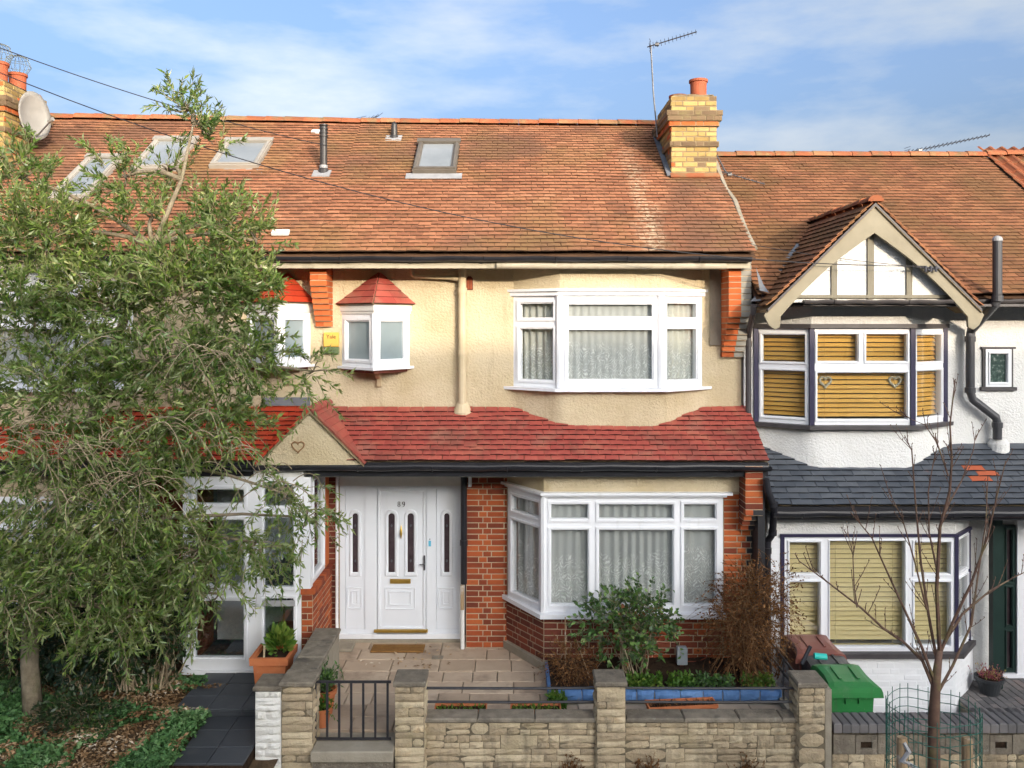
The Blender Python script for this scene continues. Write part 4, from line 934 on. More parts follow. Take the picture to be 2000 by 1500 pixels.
h_ = MB(); h_.box(xdp(827), xdp(830.5), YD-.002, YD+.018, zdp(1114), zdp(1085)); h_.tube([(xdp(828.5), YD-.005, zdp(1101)), (xdp(828.5), YD-.045, zdp(1101)), (xdp(820), YD-.045, zdp(1101))], .008, 6); h_.build('handle', m_darkmetal, dl)
k_ = MB(); k_.tube([(xdp(783.5), YD+.0, zdp(1026)), (xdp(783.5), YD-.012, zdp(1035)), (xdp(783.5), YD-.014, zdp(1043)), (xdp(783.5), YD, zdp(1052))], [.004, .016, .018, .004], 8); k_.build('knocker', m_brass, dl)
def digit(px, kind):
    x = xdp(px); z = zdp(985); y = YD+.012; mb = MB()
    def el(cx, cz, ro, rz, ri, riz, a0=0, a1=2*math.pi, n=22):
        vs_ = []; fs_ = []
        for i in range(n+1):
            q = a0+(a1-a0)*i/n
            for r_, rr in ((ro, rz), (ri, riz)):
                for yy in (y, y-.004): vs_.append((cx+r_*math.cos(q), yy, cz+rr*math.sin(q)))
        for i in range(n): a = i*4; fs_ += [(a+1, a+3, a+7, a+5), (a, a+1, a+5, a+4), (a+3, a+2, a+6, a+7)]
        mb.add(vs_, fs_)
    if kind == 8: el(x, z+.017, .017, .018, .009, .014); el(x, z-.017, .020, .020, .010, .016)
    else:
        el(x, z+.013, .020, .022, .009, .018); mb.prism([(x+.019, y, z+.012), (x+.020, y, z-.006), (x+.010, y, z-.028), (x-.012, y, z-.038), (x-.013, y, z-.035), (x+.002, y, z-.024), (x+.010, y, z-.004), (x+.010, y, z+.012)], (0, -.004, 0))
    mb.build('door_numeral', m_black, dl)
digit(779, 8); digit(788, 9)
MB().box(xdp(837), xdp(842), YD-.006, YD-.0005, zdp(1067), zdp(1056)).build('door_sticker', PM('blue_sticker', [(0, (.10, .42, .60)), (1, (.14, .5, .68))], .4), ds)
MB().tube([(xdp(839.5), YD-.006, zdp(1053)), (xdp(839.5), YD, zdp(1053))], .008, 8).build('bell_push', m_darkmetal, ds)

# ------------------------------------------------------------------ the neighbour behind the olive tree
XN = -7.88
H2 = thing('terraced_house', 'cream house with orange-red pent roof and white glazed porch behind the olive tree', 'house', (-5.2, YW, 0))
def mir(pts): return [(2*XL-.0-p[0], p[1]) for p in pts][::-1]
UB2, GBm = mir(UB), mir(GB)
MB().holed((XN, YW, 2.75), (1, 0, 0), (0, 0, 1), (0, -1, 0), XL-XN-.002, 5.12-2.75, [(UB2[0][0]-XN+.08, UB2[3][0]-XN-.08, uz0-2.75, uz1-2.75)], .25).build('upper_wall', m_cream, H2)
mb = MB(); plan_prism(mb, UB2, uz1+.085, 5.04); mb.build('bay_head', m_white, H2)
apron(H2, *UB2, 2.72, uz0-.03, m_cream, .42)
bw = MB(); plan_prism(bw, offset_plan(UB2, .07), uz1, uz1+.085); bw = bw.build('upper_bay_window', m_upvc, H2)
for i in range(3): window_panel(bw, UB2[i], UB2[i+1], uz0, uz1, [(1, rw)], m_upvc, m_glass, .05, .05)
mb = MB(); plan_prism(mb, offset_plan(UB2, .12), uz0-.04, uz0-.002); mb.build('sill', m_upvc, bw)
G2 = [(-7.78, 10.5), (-5.28, 10.5), (-4.80, YW)]
gw = MB(); plan_prism(gw, [(G2[0][0], 10.5), G2[1], G2[2], (G2[0][0], YW)], gz1, ZP0-.05); gw = gw.build('ground_bay_window', m_cream, H2)
window_panel(gw, G2[0], G2[1], gz0, gz1, [(86, [.76, .24]), (164, [.76, .24]), (96, [.76, .24])], m_upvc, m_glass, .05, .045)
window_panel(gw, G2[1], G2[2], gz0, gz1, [(1, [.76, .24])], m_upvc, m_glass, .05, .045)
bb = MB(); plan_prism(bb, [(XN, 10.5), G2[1], G2[2], (XN, YW)], -.1, gz0-.01); bb = bb.build('bay_brickwork', m_mortar, H2)
un = Vector((G2[2][0]-G2[1][0], G2[2][1]-10.5, 0)); ul = un.length; un.normalize()
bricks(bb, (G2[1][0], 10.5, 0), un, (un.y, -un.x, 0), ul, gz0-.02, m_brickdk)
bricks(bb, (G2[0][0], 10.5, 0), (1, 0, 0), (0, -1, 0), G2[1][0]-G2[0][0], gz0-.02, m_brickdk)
MB().box(-4.8, -4.04, YW-.02, YW+.2, -.05, ZP0-.1).build('lower_wall', m_brickdk, H2)
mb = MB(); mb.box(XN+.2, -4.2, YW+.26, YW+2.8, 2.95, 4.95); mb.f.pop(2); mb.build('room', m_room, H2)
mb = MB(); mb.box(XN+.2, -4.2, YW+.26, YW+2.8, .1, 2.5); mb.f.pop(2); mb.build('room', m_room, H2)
MB().box(XN, XL-.002, 10.66, 10.70, 4.985, 5.125).build('fascia', m_fascia, H2)
MB().box(XN, XL-.002, 10.70, YW, 5.035, 5.06).build('soffit', m_fascia, H2)
gutter(H2, XN, XL-.012, 10.60, 5.125, .062, m_black)
sky91 = [skylight(H2, 410, 505, 286, 336, m_skyframe2), skylight(H2, 257, 345, 283, 341, m_skyframe2), skylight(H2, 95, 170, 318, 400, m_skyframe2)]
sk2 = in_sky(sky91); CH2 = (-8.14, X(8, 12.4), 12.4, 13.55)
roof_part(H2, XN, XL, 0, zl, zm, m_tile, True, skip=lambda p, u, v: sk2(p) or (p.x < CH2[1]-.05 and CH2[2]+.1 < p.y < CH2[3]-.1))
c91, zt2 = chimney(H2, *CH2, 6.36, 7.87)
for yy, hh in ((12.72, .33), (13.2, .30)): chimney_pot(c91, CH2[1]-.27+(13.2-yy)*.0, yy, zt2+.03, .125, hh)
p = on_roof(632, 340); f = MB(); f.tube([p-Vector((0, 0, .06)), p+Vector((0, 0, .70))], .054, 14); f.lathe(p, [(.11, -.06), (.075, .07), (.06, .08)], 14)
for h in (.55, .60, .66, .71): f.lathe(p+Vector((0, 0, h)), [(.066, 0), (.066, .022)], 14)
f = f.build('flue', m_flue, H2); MB().lathe(p, [(.060, .085), (.060, .13)], 14).build('flue_band', m_leadw, f)
MB().ob(p+Vector((-.14, -.16, -.07)), (.26, 0, 0), (0, .16, .16*ME), (0, -.01, .016)).build('flue_flashing', m_leadw, f)
for px, py in ((132, 260), (622, 266), (548, 465)):
    q = on_roof(px, py); MB().ob(q+Vector((-.11, -.03, .03)), (.22, 0, 0), (0, .08, .08*ME), (0, -.02, .03)).build('vent_tile', m_upvcdirty, H2)
mb = MB().add([(XN, YP0+.02, ZP0-.02), (XL, YP0+.02, ZP0-.02), (XL, YW, ZP1-.02), (XN, YW, ZP1-.02), (XN, YW, ZP0-.08), (XL, YW, ZP0-.08), (XN, YP0+.02, ZP0-.06), (XL, YP0+.02, ZP0-.06)], [(0, 1, 2, 3), (0, 6, 7, 1), (6, 4, 5, 7)])
pr2 = mb.build('pent_roof', m_mortard, H2)
tile_field(pr2, (XN, YP0, ZP0), (XL, YP0, ZP0), (XN, YW+.02, ZP1), (XL, YW+.02, ZP1), m_orange, gauge=.098, skip=lambda p, u, v: in_gable(p), nind=300, amp=.012, key='pent', slip=.01)
MB().box(X(515, YW), X(606, YW), YW-.03, YW-.004, ZP1+.02, ZP1+.13).build('lead_flashing', m_lead, H2)
MB().box(XN, -3.14, YP0+.004, YP0+.06, ZP0-.17, ZP0-.004).build('pent_fascia', m_black, H2)
gutter(H2, XN, -3.14, 10.19, ZP0-.035, .06, m_black)
oriel(H2, X(482, YW), X(545, 10.75), X(606, YW), 10.75, Z(714, 10.75), Z(604, 10.75), Z(535, YW), m_orange)
# porch: glazed front, side window over a low brick wall
YPF = 10.28; xa, xb = X(357, YPF), X(588, YPF); zp0, zp1 = Z(1308, YPF), 2.42
po = MB().box(xa, xb+.03, YPF-.005, YW, zp1, zp1+.12).build('porch', m_upvcdirty, H2)
window_panel(po, (xa, YPF), (X(500, YPF), YPF), zp0, zp1, [(1, [.40, .42, .18])], m_upvc, m_glassdk, .10, .05)
window_panel(po, (X(500, YPF)+.001, YPF), (xb, YPF), zp0, zp1, [(1, [.40, .42, .18])], m_upvc, m_glassdk, .05, .045)
MB().box(X(513, YPF), X(577, YPF), YPF-.022, YPF-.001, Z(1183, YPF), Z(1172, YPF)).build('letterbox', m_leadw, po)
MB().box(xa, xb, YPF-.03, YPF+.07, zp0-.05, zp0-.002).build('threshold', m_upvc, po)
MB().box(xa, xa+.05, YPF+.071, YW, zp0, zp1).build('porch_side_wall', m_brickdk, po)
MB().box(xa+.1, xb-.1, YW+.0, YW+.05, .1, 2.4).build('inner_door', m_door, po)
MB().box(xa+.05, xb-.01, YPF+.08, YW, .04, .06).build('porch_floor', m_blackpave, po)
zw = Z(1151, YPF)
lw = MB().box(xb+.001, xb+.14, YPF+.01, YD-.03, -.05, zw-.07).build('porch_side_brickwork', m_mortar, H2)
bricks(lw, (xb+.14, YPF+.01, .0), (0, 1, 0), (1, 0, 0), YD-YPF-.05, zw-.07, m_brick)
bricks(lw, (xb+.001, YPF+.01, .0), (1, 0, 0), (0, -1, 0), .14, zw-.07, m_brick, bl=.15, bond='s')
for k in range(14): y = YPF-.005+k*.079; MB().cbox(xb-.005, xb+.165, y, y+.070, zw-.068, zw+.004, .006).build('coping_brick', m_brick, lw)
window_panel(po, (xb+.10, YPF+.12), (xb+.10, YD-.28), zw+.01, zp1, [(1, [1])], m_upvc, m_glassdk, .05, .045)
MB().box(xb+.001, xb+.115, YPF-.0, YPF+.118, zw+.006, zp1).build('corner_post', m_upvc, po)
MB().box(xb+.02, xb+.10, YD-.278, YD-.03, zw+.006, zp1).build('brick_return', m_brickor, po)
# lamp-post style tree in the porch seen through the glass
zz = .06; pbt = thing('potted_bay_tree', 'clipped bay tree in a dark pot inside the glazed porch', 'plant', (X(552, 10.6), 10.65, zz))
MB().lathe((X(552, 10.6), 10.65, zz), [(.13, 0), (.17, .36), (.18, .36), (.18, .42), (.15, .42), (.15, .38)], 16).build('pot', m_binK, pbt)
MB().tube([(X(552, 10.6), 10.65, zz+.35), (X(553, 10.6), 10.65, zz+.85)], .014, 6).build('stem', m_bark, pbt)
P, v = ball(900, (X(552, 10.6), 10.65, zz+1.0), (.19, .19, .24)); leaves_obj('foliage', P, v+RN.normal(size=v.shape)*.6, .07, .03, m_evergreen, pbt)

# ------------------------------------------------------------------ the white house
DZ = -.535
XE = 7.86
H3 = thing('terraced_house', 'white rendered house with half-timbered gable and dark grey pent roof', 'house', (5.4, YW, -.57))
UB3 = [(X(1476, YW), YW), (X(1585, 10.8), 10.8), (X(1782, 10.8), 10.8), (X(1845, YW), YW)]
vz0, vz1 = Z(830, 10.8), Z(641, 10.8)
MB().holed((XR+.012, YW, 2.2), (1, 0, 0), (0, 0, 1), (0, -1, 0), XE-XR-.012, 4.62-2.2, [(UB3[0][0]-XR+.05, UB3[3][0]-XR-.08, vz0-2.2, vz1-2.2)], .25).build('upper_wall', m_white, H3)
mb = MB(); plan_prism(mb, UB3, vz1+.055, 4.56); mb.build('bay_head', m_white, H3)
apron(H3, *UB3, 2.3, vz0-.03, m_white, .38)
bw = MB(); plan_prism(bw, offset_plan(UB3, .06), vz1, vz1+.055); bw = bw.build('upper_bay_window', m_darktrim, H3)
window_panel(bw, UB3[0], UB3[1], vz0, vz1, [(1, [.6, .4])], m_upvc, m_glass, .05, .035)
A_, B_ = Vector(UB3[1]), Vector(UB3[2])
zt_ = vz0+(vz1-vz0)*.6
window_panel(bw, UB3[1], UB3[2], vz0, zt_, [(1, [1])], m_upvc, m_glass, .04, .035)
window_panel(bw, UB3[1], UB3[2], zt_+.0005, vz1, [(1, [1]), (1, [1])], m_upvc, m_glass, .04, .035)
window_panel(bw, UB3[2], UB3[3], vz0, vz1, [(1, [.6, .4])], m_upvc, m_glass, .05, .035)
for p in UB3[:4]: MB().box(p[0]-.03, p[0]+.03, p[1]-.028, p[1]+.05, vz0, vz1-.001).build('corner_post', m_purple, bw)
mb = MB(); plan_prism(mb, offset_plan(UB3, .11), vz0-.05, vz0-.002); mb.build('sill', m_darktrim, bw)
GY = 10.5; g0, g1 = X(1531, GY), X(1866, GY); gx2 = X(1893, 10.85); hz0, hz1 = Z(1272, GY), Z(1048, GY)
gw = MB(); plan_prism(gw, [(g0-.05, 10.47), (g1+.03, 10.47), (gx2+.05, 10.87), (gx2, 10.9), (g1, 10.55), (g0-.05, 10.55)], hz1, hz1+.035); gw = gw.build('ground_bay_window', m_purple, H3)
window_panel(gw, (g0, GY), (g1, GY), hz0, hz1, [(80, [.66, .34])], m_upvc, m_glass, .04, .035) if 0 else None
c0, c1 = X(1612, GY), X(1775, GY)
window_panel(gw, (g0, GY), (c0, GY), hz0, hz1, [(1, [.64, .36])], m_upvc, m_glass, .04, .032)
window_panel(gw, (c0+.001, GY), (c1, GY), hz0, hz1, [(1, [1])], m_upvc, m_glass, .03, .025)
window_panel(gw, (c1+.001, GY), (g1, GY), hz0, hz1, [(1, [.64, .36])], m_upvc, m_glass, .04, .032)
window_panel(gw, (g1+.02, GY+.02), (gx2, 10.86), hz0, hz1, [(1, [.64, .36])], m_upvc, m_glass, .03, .03)
for x, y in ((g0-.02, GY), (g1+.01, GY), (gx2, 10.87)): MB().box(x-.022, x+.022, y-.02, y+.05, hz0, hz1-.001).build('corner_post', m_purple, gw)
mb = MB(); plan_prism(mb, [(g0-.10, GY-.09), (g1+.06, GY-.09), (gx2+.10, 10.87), (gx2, 10.9), (g1, GY+.06), (g0-.1, GY+.06)], hz0-.06, hz0-.002); mb.build('sill', m_darktrim, gw)
mb = MB(); plan_prism(mb, [(g0-.2, GY), (g1, GY), (gx2, 10.87), (gx2+.2, YW), (g0-.2, YW)], hz1+.036, 2.09); mb.build('bay_head', m_white, H3)
pl = MB(); plan_prism(pl, [(g0, GY), (g1, GY), (gx2, 10.87), (gx2+.25, YW), (g0, YW)], -.62, hz0-.06); pl = pl.build('bay_brickwork', m_whitebrick, H3)
bricks(pl, (X(1500, GY), GY, -.6), (1, 0, 0), (0, -1, 0), g1-X(1500, GY), hz0-.06+.6, m_whitebrick, proud=.003, gap=.008)
un = Vector((gx2-g1, 10.87-GY, 0)); ul = un.length; un.normalize(); bricks(pl, (g1, GY, -.6), un, (un.y, -un.x, 0), ul, hz0-.06+.6, m_whitebrick, proud=.003, gap=.008)
sb = MB().box(X(1497, GY), g0-.045, GY, YW, -.6, hz1+.035).build('party_brickwork', m_whitebrick, H3)
bricks(sb, (X(1497, GY), GY, hz0), (1, 0, 0), (0, -1, 0), g0-.045-X(1497, GY), hz1-hz0, m_whitebrick, proud=.003, gap=.008)
MB().box(gx2+.02, X(1945, 11.1), YW-.05, YW+.2, -.6, 2.09).build('lower_wall', m_white, H3)
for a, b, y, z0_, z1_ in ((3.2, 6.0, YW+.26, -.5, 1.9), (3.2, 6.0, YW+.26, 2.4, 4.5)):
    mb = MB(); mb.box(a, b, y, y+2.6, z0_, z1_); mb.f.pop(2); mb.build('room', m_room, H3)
# roof, gable, eaves
zr3 = ZE+DZ+ME*(YR-YE)
APX, APZ, GY0 = X(1706, 10.2), Z(394, 10.2), 10.2           # gable apex
FXL, FXR, FZ = X(1497, 10.2), X(1913, 10.2), Z(600, 10.2)
sl3 = (APZ-FZ)/(APX-FXL)
def under_gable(p): 
    gz = APZ-abs(p.x-APX)*sl3; return p.z < gz-.01 and FXL-.1 < p.x < FXR+.1
rf3 = roof_part(H3, XR+.012, XE, DZ, zr3, zr3, m_tile87, True, skip=lambda p, u, v: under_gable(p))
for s in (-1, 1):
    fx = FXL if s < 0 else FXR
    e0 = Vector((fx, GY0-.06, FZ)); e1 = Vector((APX, GY0-.06, APZ))
    yk = lambda z: YE+(z-(ZE+DZ))/ME
    b0 = Vector((fx, max(yk(FZ), 10.7)+.05, FZ)); b1 = Vector((APX, yk(APZ)+.15, APZ)); t_ = Vector((0, 0, -.03))
    q = [e0, e1, b1, b0]; mb = MB().add([p+t_ for p in q]+[p+t_*2.2 for p in q], [(0, 1, 2, 3) if s > 0 else (3, 2, 1, 0), (7, 6, 5, 4) if s > 0 else (4, 5, 6, 7), (0, 4, 5, 1), (3, 7, 4, 0)]); gs_ = mb.build('gable_slope', m_mortard, H3)
    # tiles: courses run along the depth, rising to the ridge
    if s < 0: E0_, E1_, R0_, R1_ = b0+Vector((0, 1.8, 0)), e0, b1+Vector((0, .2, 0)), e1
    else: E0_, E1_, R0_, R1_ = e0, b0+Vector((0, 1.8, 0)), e1, b1+Vector((0, .2, 0))
    if s < 0: E0_ = Vector((fx, b1.y+.2, FZ))
    else: E1_ = Vector((fx, b1.y+.2, FZ))
    tile_field(gs_, E0_, E1_, R0_, R1_, m_tile87, key='main', amp=.006, skip=lambda p, u, v: p.y > yk(p.z)+.12, nind=300)
ridge_tiles(rf3, (APX, GY0-.08, APZ+.0), (APX, YE+(APZ-ZE-DZ)/ME, APZ+.0), m_ridge, r=.09, ln=.3)
# lead valley
vb = Vector((FXL+.02, 10.62, FZ+.05)); vt = Vector((APX-.45, YE+(APZ-.45*sl3-ZE-DZ)/ME, APZ-.45*sl3+.03))
q = [vb+Vector((-.10, -.02, .03)), vb+Vector((.10, -.05, .04)), vt+Vector((.04, -.05, .03)), vt+Vector((-.03, -.03, .03))]
MB().add(q, [(0, 1, 2, 3)]).build('lead_valley', m_lead, H3)
MB().add([(XR+.02, 10.5, 4.70), (XR+.13, 10.48, 4.67), (XR+.10, 10.62, 4.78), (XR+.03, 10.7, 5.0)], [(0, 1, 2, 3)]).build('lead_flashing', m_lead, H3)
def barge(s):
    fx = FXL if s < 0 else FXR; n = 16; top = []; bot = []
    for i in range(n+1):
        t = i/n; x = fx+(APX-fx)*t; z = FZ+(APZ-FZ)*t; top.append((x, z))
        w = .235+.10*t**1.5-.06*math.sin(math.pi*min(1, t*1.15))**2 if t < .92 else .345
        w = .27-.075*math.sin(math.pi*t**.75)+.20*max(0, t-.55)**1.4
        if t > .10: bot.append((x, z-w))
    foot = [(fx-s*.155, FZ-.135), (fx-s*.15, FZ-.195), (fx-s*.09, FZ-.225), (fx-s*.02, FZ-.17), (fx+s*.035, FZ-.05)]
    q = top+bot[::-1]+foot
    P3 = [(x, GY0-.035, z-.045) for x, z in q]
    MB().prism(P3 if s > 0 else P3[::-1], (0, .045, 0)).build('bargeboard', m_barge, H3)
    o = Vector((fx, GY0-.062, FZ-.055)); d = Vector((APX-fx, 0, APZ-FZ)); MB().ob(o, d, (0, .07, 0), (0, 0, .035)).build('verge_strip', m_darktrim, H3)
barge(-1); barge(1)
gw3 = MB().prism([(FXL+.1, 10.31, FZ+.06), (FXR-.1, 10.31, FZ+.06), (APX, 10.31, APZ-.08)], (0, .2, 0)).build('gable_wall', m_white, H3)
for px, wp in ((1618, 5.5), (1688, 6), (1762, 5.5)):
    x = X(px, 10.48); w = wp*10.5/F
    MB().box(x-w, x+w, 10.284, 10.309, FZ+.10, APZ-abs(x-APX)*sl3-.10).build('gable_stud', m_stud, H3)
MB().box(FXL+.10, FXR-.06, 10.27, 10.33, Z(583, 10.46), Z(577, 10.46)).build('gable_plate', m_stud, H3)
gutter(H3, X(1560, 10.4), X(1882, 10.3), 10.215, Z(586, 10.25), .05, m_darktrim)
MB().box(XR+.03, XE, 10.46, YW, 4.50, 4.53).build('soffit', m_darktrim, H3)
MB().box(X(1560, 10.45), X(1885, 10.45), 10.27, 10.30, Z(598, 10.45), Z(590, 10.45)).build('fascia', m_darktrim, H3)
MB().box(FXR+.02, XE, 10.62, 10.66, Z(597, 10.6), Z(583, 10.6)).build('fascia', m_darktrim, H3)
gutter(H3, FXR+.02, XE, 10.57, ZE+DZ-.045, .055, m_darktrim)
gutter(H3, XR+.07, FXL+.1, 10.48, Z(592, 10.48), .05, m_darktrim)
x = X(1466, 10.6)
pipe(H3, [(X(1472, 10.5), 10.5, 4.52), (X(1472, 10.5), 10.52, 4.42), (X(1463, 10.9), 10.9, 4.20), (X(1461, 11.1), 11.08, 4.10), (X(1461, 11.1), 11.08, 2.75)], .038, m_darktrim, 'downpipe', 12, [((X(1461, 11.1), 11.08, 4.02), (0, 0, 1))])
ys = 11.07
pts_ = [W(1948, 466, 10.45), W(1948, 575, 10.45), W(1945, 592, 10.46), W(1897, 645, ys), W(1895, 660, ys), W(1895, 765, ys), W(1900, 780, ys), W(1945, 815, ys), W(1948, 828, ys), W(1948, 858, ys)]
pipe(H3, pts_, .055, m_soilpipe, 'soil_pipe', 16, [(W(1948, 583, 10.45), (0, 0, 1)), (W(1895, 662, ys), (0, 0, 1)), (W(1895, 762, ys), (0, 0, 1)), (W(1948, 830, ys), (0, 0, 1))])
MB().lathe(W(1948, 466, 10.45), [(.06, -.03), (.06, .0), (.045, .02), (.02, .035)], 14).build('pipe_cap', m_leadw, H3)
MB().lathe(W(1950, 870, ys+.06), [(.13, -.1), (.13, .03), (.09, .09)], 14).build('pipe_collar', m_white, H3)
xs0, xs1, zs0, zs1 = X(1922, YW), X(1972, YW), Z(755, YW), Z(682, YW)
sw = MB(); sw.box(xs0-.06, xs1+.07, YW-.05, YW-.001, zs0-.05, zs0-.005); sw.box(xs0-.05, xs1+.06, YW-.04, YW-.001, zs1+.005, zs1+.03); sw.box(xs0-.03, xs0-.002, YW-.03, YW-.001, zs0-.004, zs1+.004); sw.box(xs1+.002, xs1+.03, YW-.03, YW-.001, zs0-.004, zs1+.004)
sw = sw.build('small_window', m_darktrim, H3)
window_panel(sw, (xs0, YW-.042), (xs1, YW-.042), zs0, zs1, [(1, [1])], m_upvc, PM('leaded_glass', [(0, (.02, .03, .025)), (.6, (.05, .08, .07)), (1, (.35, .36, .32))], .15, 22, 0, .3, 20, .004, .5), .03, .03, dep=.04)
# pent roof
mb = MB().add([(XR+.07, YP0+.02, ZP0+DZ-.02), (XE, YP0+.02, ZP0+DZ-.02), (XE, YW, ZP1+DZ+.03), (XR+.07, YW, ZP1+DZ+.03), (XR+.07, YW, 2.0), (XE, YW, 2.0), (XR+.07, YP0+.02, ZP0+DZ-.06), (XE, YP0+.02, ZP0+DZ-.06)], [(0, 1, 2, 3), (0, 6, 7, 1), (6, 4, 5, 7), (0, 3, 4, 6)])
pr3 = mb.build('pent_roof', m_mortard, H3)
def apr3(p):
    q = (p.x-(UB3[0][0]-.38))/(UB3[3][0]-UB3[0][0]+.76); return 0 < q < 1 and p.y > YW-.42*min(1, 1.25*math.sin(math.pi*q)**1.6)+.06
def pk(p):
    c = W(1932, 938, 10.6); return m_oslate if (abs(p.x-c.x) < .16 and abs(p.z-c.z) < .09 and R.random() < .55) else m_slate
tile_field(pr3, (XR+.07, YP0, ZP0+DZ), (XE, YP0, ZP0+DZ), (XR+.07, YW+.02, ZP1+DZ+.05), (XE, YW+.02, ZP1+DZ+.05), m_slate, gauge=.1, tw=.26, tl=.168, skip=lambda p, u, v: apr3(p), key='slate', amp=.008, slip=.012, pick=pk)
MB().box(XR+.1, XE, YP0+.004, YP0+.06, ZP0+DZ-.17, ZP0+DZ-.004).build('pent_fascia', m_black, H3)
gutter(H3, XR+.08, XE, 10.19, ZP0+DZ-.06, .058, m_black)
MB().box(XR+.1, XE, YP0+.061, YW+.3, ZP0+DZ-.17, ZP0+DZ-.14).build('porch_soffit', m_upvcdirty, H3)
pipe(H3, [W(1496, 935, 10.15), W(1500, 960, 10.16), W(1510, 985, 10.2), W(1512, 1000, 10.25), W(1509, 1035, 10.35), W(1507, 1046, 10.4), W(1500, 1056, 10.45), W(1499, 1070, 10.45), W(1499, 1330, 10.45)], .042, m_black, 'downpipe', 12, [(W(1509, 1040, 10.37), (0, 0, 1)), (W(1499, 1075, 10.45), (0, 0, 1)), (W(1511, 985, 10.2), (0, 0, 1))])
MB().box(X(1478, 10.3), X(1492, 10.3), 10.25, 10.5, Z(1250, 10.4), 2.5).build('party_strip', m_brickblk, H3)
# entrance of the white house
ye = 11.25
en = MB().box(X(1941, ye), 9.0, ye+.06, ye+.3, -.45, 2.0).build('entrance', m_upvcdirty, H3)
MB().box(X(1938, 10.9), X(1957, 10.9), 10.88, 10.98, -.42, 1.95).build('porch_post', m_greendoor, H3)
window_panel(en, (X(1958, ye), ye), (X(1984, ye), ye), -.36, 1.6, [(1, [.3, .3, .4])], m_greendoor, m_doorglass, .03, .03)
MB().box(X(1984.5, ye), X(2003, ye), ye-.03, ye+.058, -.42, 1.9).build('door_frame', m_upvc, en)
MB().box(X(1955, ye), X(2003, ye), ye-.04, ye+.055, -.42, -.365).build('threshold', m_upvc, en)
MB().box(X(2003.5, ye), X(2100, ye), ye+.02, ye+.058, -.36, 1.9).build('front_door', PM('claret_paint', [(0, (.10, .01, .02)), (1, (.13, .015, .028))], .35), en)
# ------------------------------------------------------------------ roofs of the next houses along
H4 = thing('terraced_house', 'next house up the street, only its roof end shows behind the yellow chimney', 'house', (-10.5, YW, 0))
MB().box(-14, XN-.002, YW, 17, -.3, 5.4).build('wall', m_cream, H4)
roof_part(H4, -13.5, XN-.03, .34, zl+.33, zl+.33, m_tile, True, nind=60)
MB().prism([(XN-.028, YE+.2, ZE+.34), (XN-.028, YR, zl+.29), (XN-.028, 17.5, ZE+.34)], (.02, 0, 0)).build('gable_wall', m_brickgr, H4)
vg = [Vector((XN-.01, YE+.1+i*.38, ZE+.36+(zl+.33-ZE-.34)*(.1+i*.38)/(YR-YE))) for i in range(10)]
MB().tube(vg, .05, 6).build('verge', m_ridge, H4)
H5 = thing('terraced_house', 'next house down the street with ribbed pantile roof beyond the white house', 'house', (9.5, YW, -.6))
MB().box(XE+.002, 13, YW, 17, -.6, 4.6).build('wall', m_white, H5)
mb = MB().add([(XE+.002, YE, ZE+DZ), (13, YE, ZE+DZ), (13, YR, zr3), (XE+.002, YR, zr3), (XE+.002, YE, ZE+DZ-.1), (13, YE, ZE+DZ-.1)], [(0, 1, 2, 3), (0, 4, 5, 1)]); rf5 = mb.build('roof', m_mortard, H5)
pm = MB(); vs = []; fs = []; ns = 9; L_ = math.hypot(YR-YE, zr3-ZE-DZ)
for k in range(ns): q = k/(ns-1); vs += [(q*.2-.1, 0, .03+.028*math.sin(q*6.28+.6)), (q*.2-.1, .34, .012+.028*math.sin(q*6.28+.6)), (q*.2-.1, 0, .0+.028*math.sin(q*6.28+.6))]
for k in range(ns-1): a = k*3; fs += [(a, a+3, a+4, a+1), (a+2, a+5, a+3, a)]
pme = pm.add(vs, fs).mesh('pantile'); vv_ = Vector((0, YR-YE, zr3-ZE-DZ)).normalized(); nn_ = Vector((1, 0, 0)).cross(vv_)
for j in range(6, int(L_/.3)+1):
    for i in range(12): pc('pantile', withmat(pme, m_pan), m_pan, rf5, frame((1, 0, 0), vv_, nn_, Vector((XE+.10+i*.195, YE, ZE+DZ))+vv_*(j*.3+U(-.01, .01))+nn_*.03))
ridge_tiles(rf5, (XE, YR, zr3+.03), (13, YR, zr3+.03), m_ridge)

# ------------------------------------------------------------------ curtains and blinds
def inset(pts, d): return [Vector((p[0], p[1]+d)) for p in pts]
ui = [(UB[0][0]+.08, YW+.08), (UB[1][0]+.05, UB[1][1]+.085), (UB[2][0]-.05, UB[2][1]+.085), (UB[3][0]-.08, YW+.08)]
curtain('white net curtain with leaf lace in the upstairs bay of the cream house', ui, uz0+.02, uz1-.01, per=.10)
curtain('white net curtain with leaf lace in the ground floor bay of the cream house', [(GB[0][0]+.10, YW-.04), (GB[1][0]+.05, 10.59), (GB[2][0]-.02, 10.59)], gz0+.02, gz1-.01, per=.11)
curtain('cream drape gathered at the light of the upstairs bay, next to the downpipe', [(UB[0][0]+.13, YW+.17), (UB[1][0]-.10, UB[1][1]+.34)], uz0+.05, uz1, m_drape, .02, .07, name='drape')
curtain('cream drape at the upstairs bay light next to the brick corbel', [(UB[2][0]+.16, UB[2][1]+.30), (UB[3][0]-.13, YW+.17)], uz0+.05, uz1, m_drape, .02, .07, name='drape')
curtain('plain net curtain in the upstairs bay behind the olive tree', [(p[0], p[1]+.12) for p in UB2], uz0+.02, uz1-.01, per=.1)
curtain('plain net curtain in the ground floor bay behind the olive tree', [(G2[0][0], 10.62), (G2[1][0]-.08, 10.62), (G2[2][0]-.1, YW)], gz0+.02, gz1-.01, per=.1)
slat_mesh = MB().box(0, 1, -.0015, .0015, -.028, .028).mesh('slat')
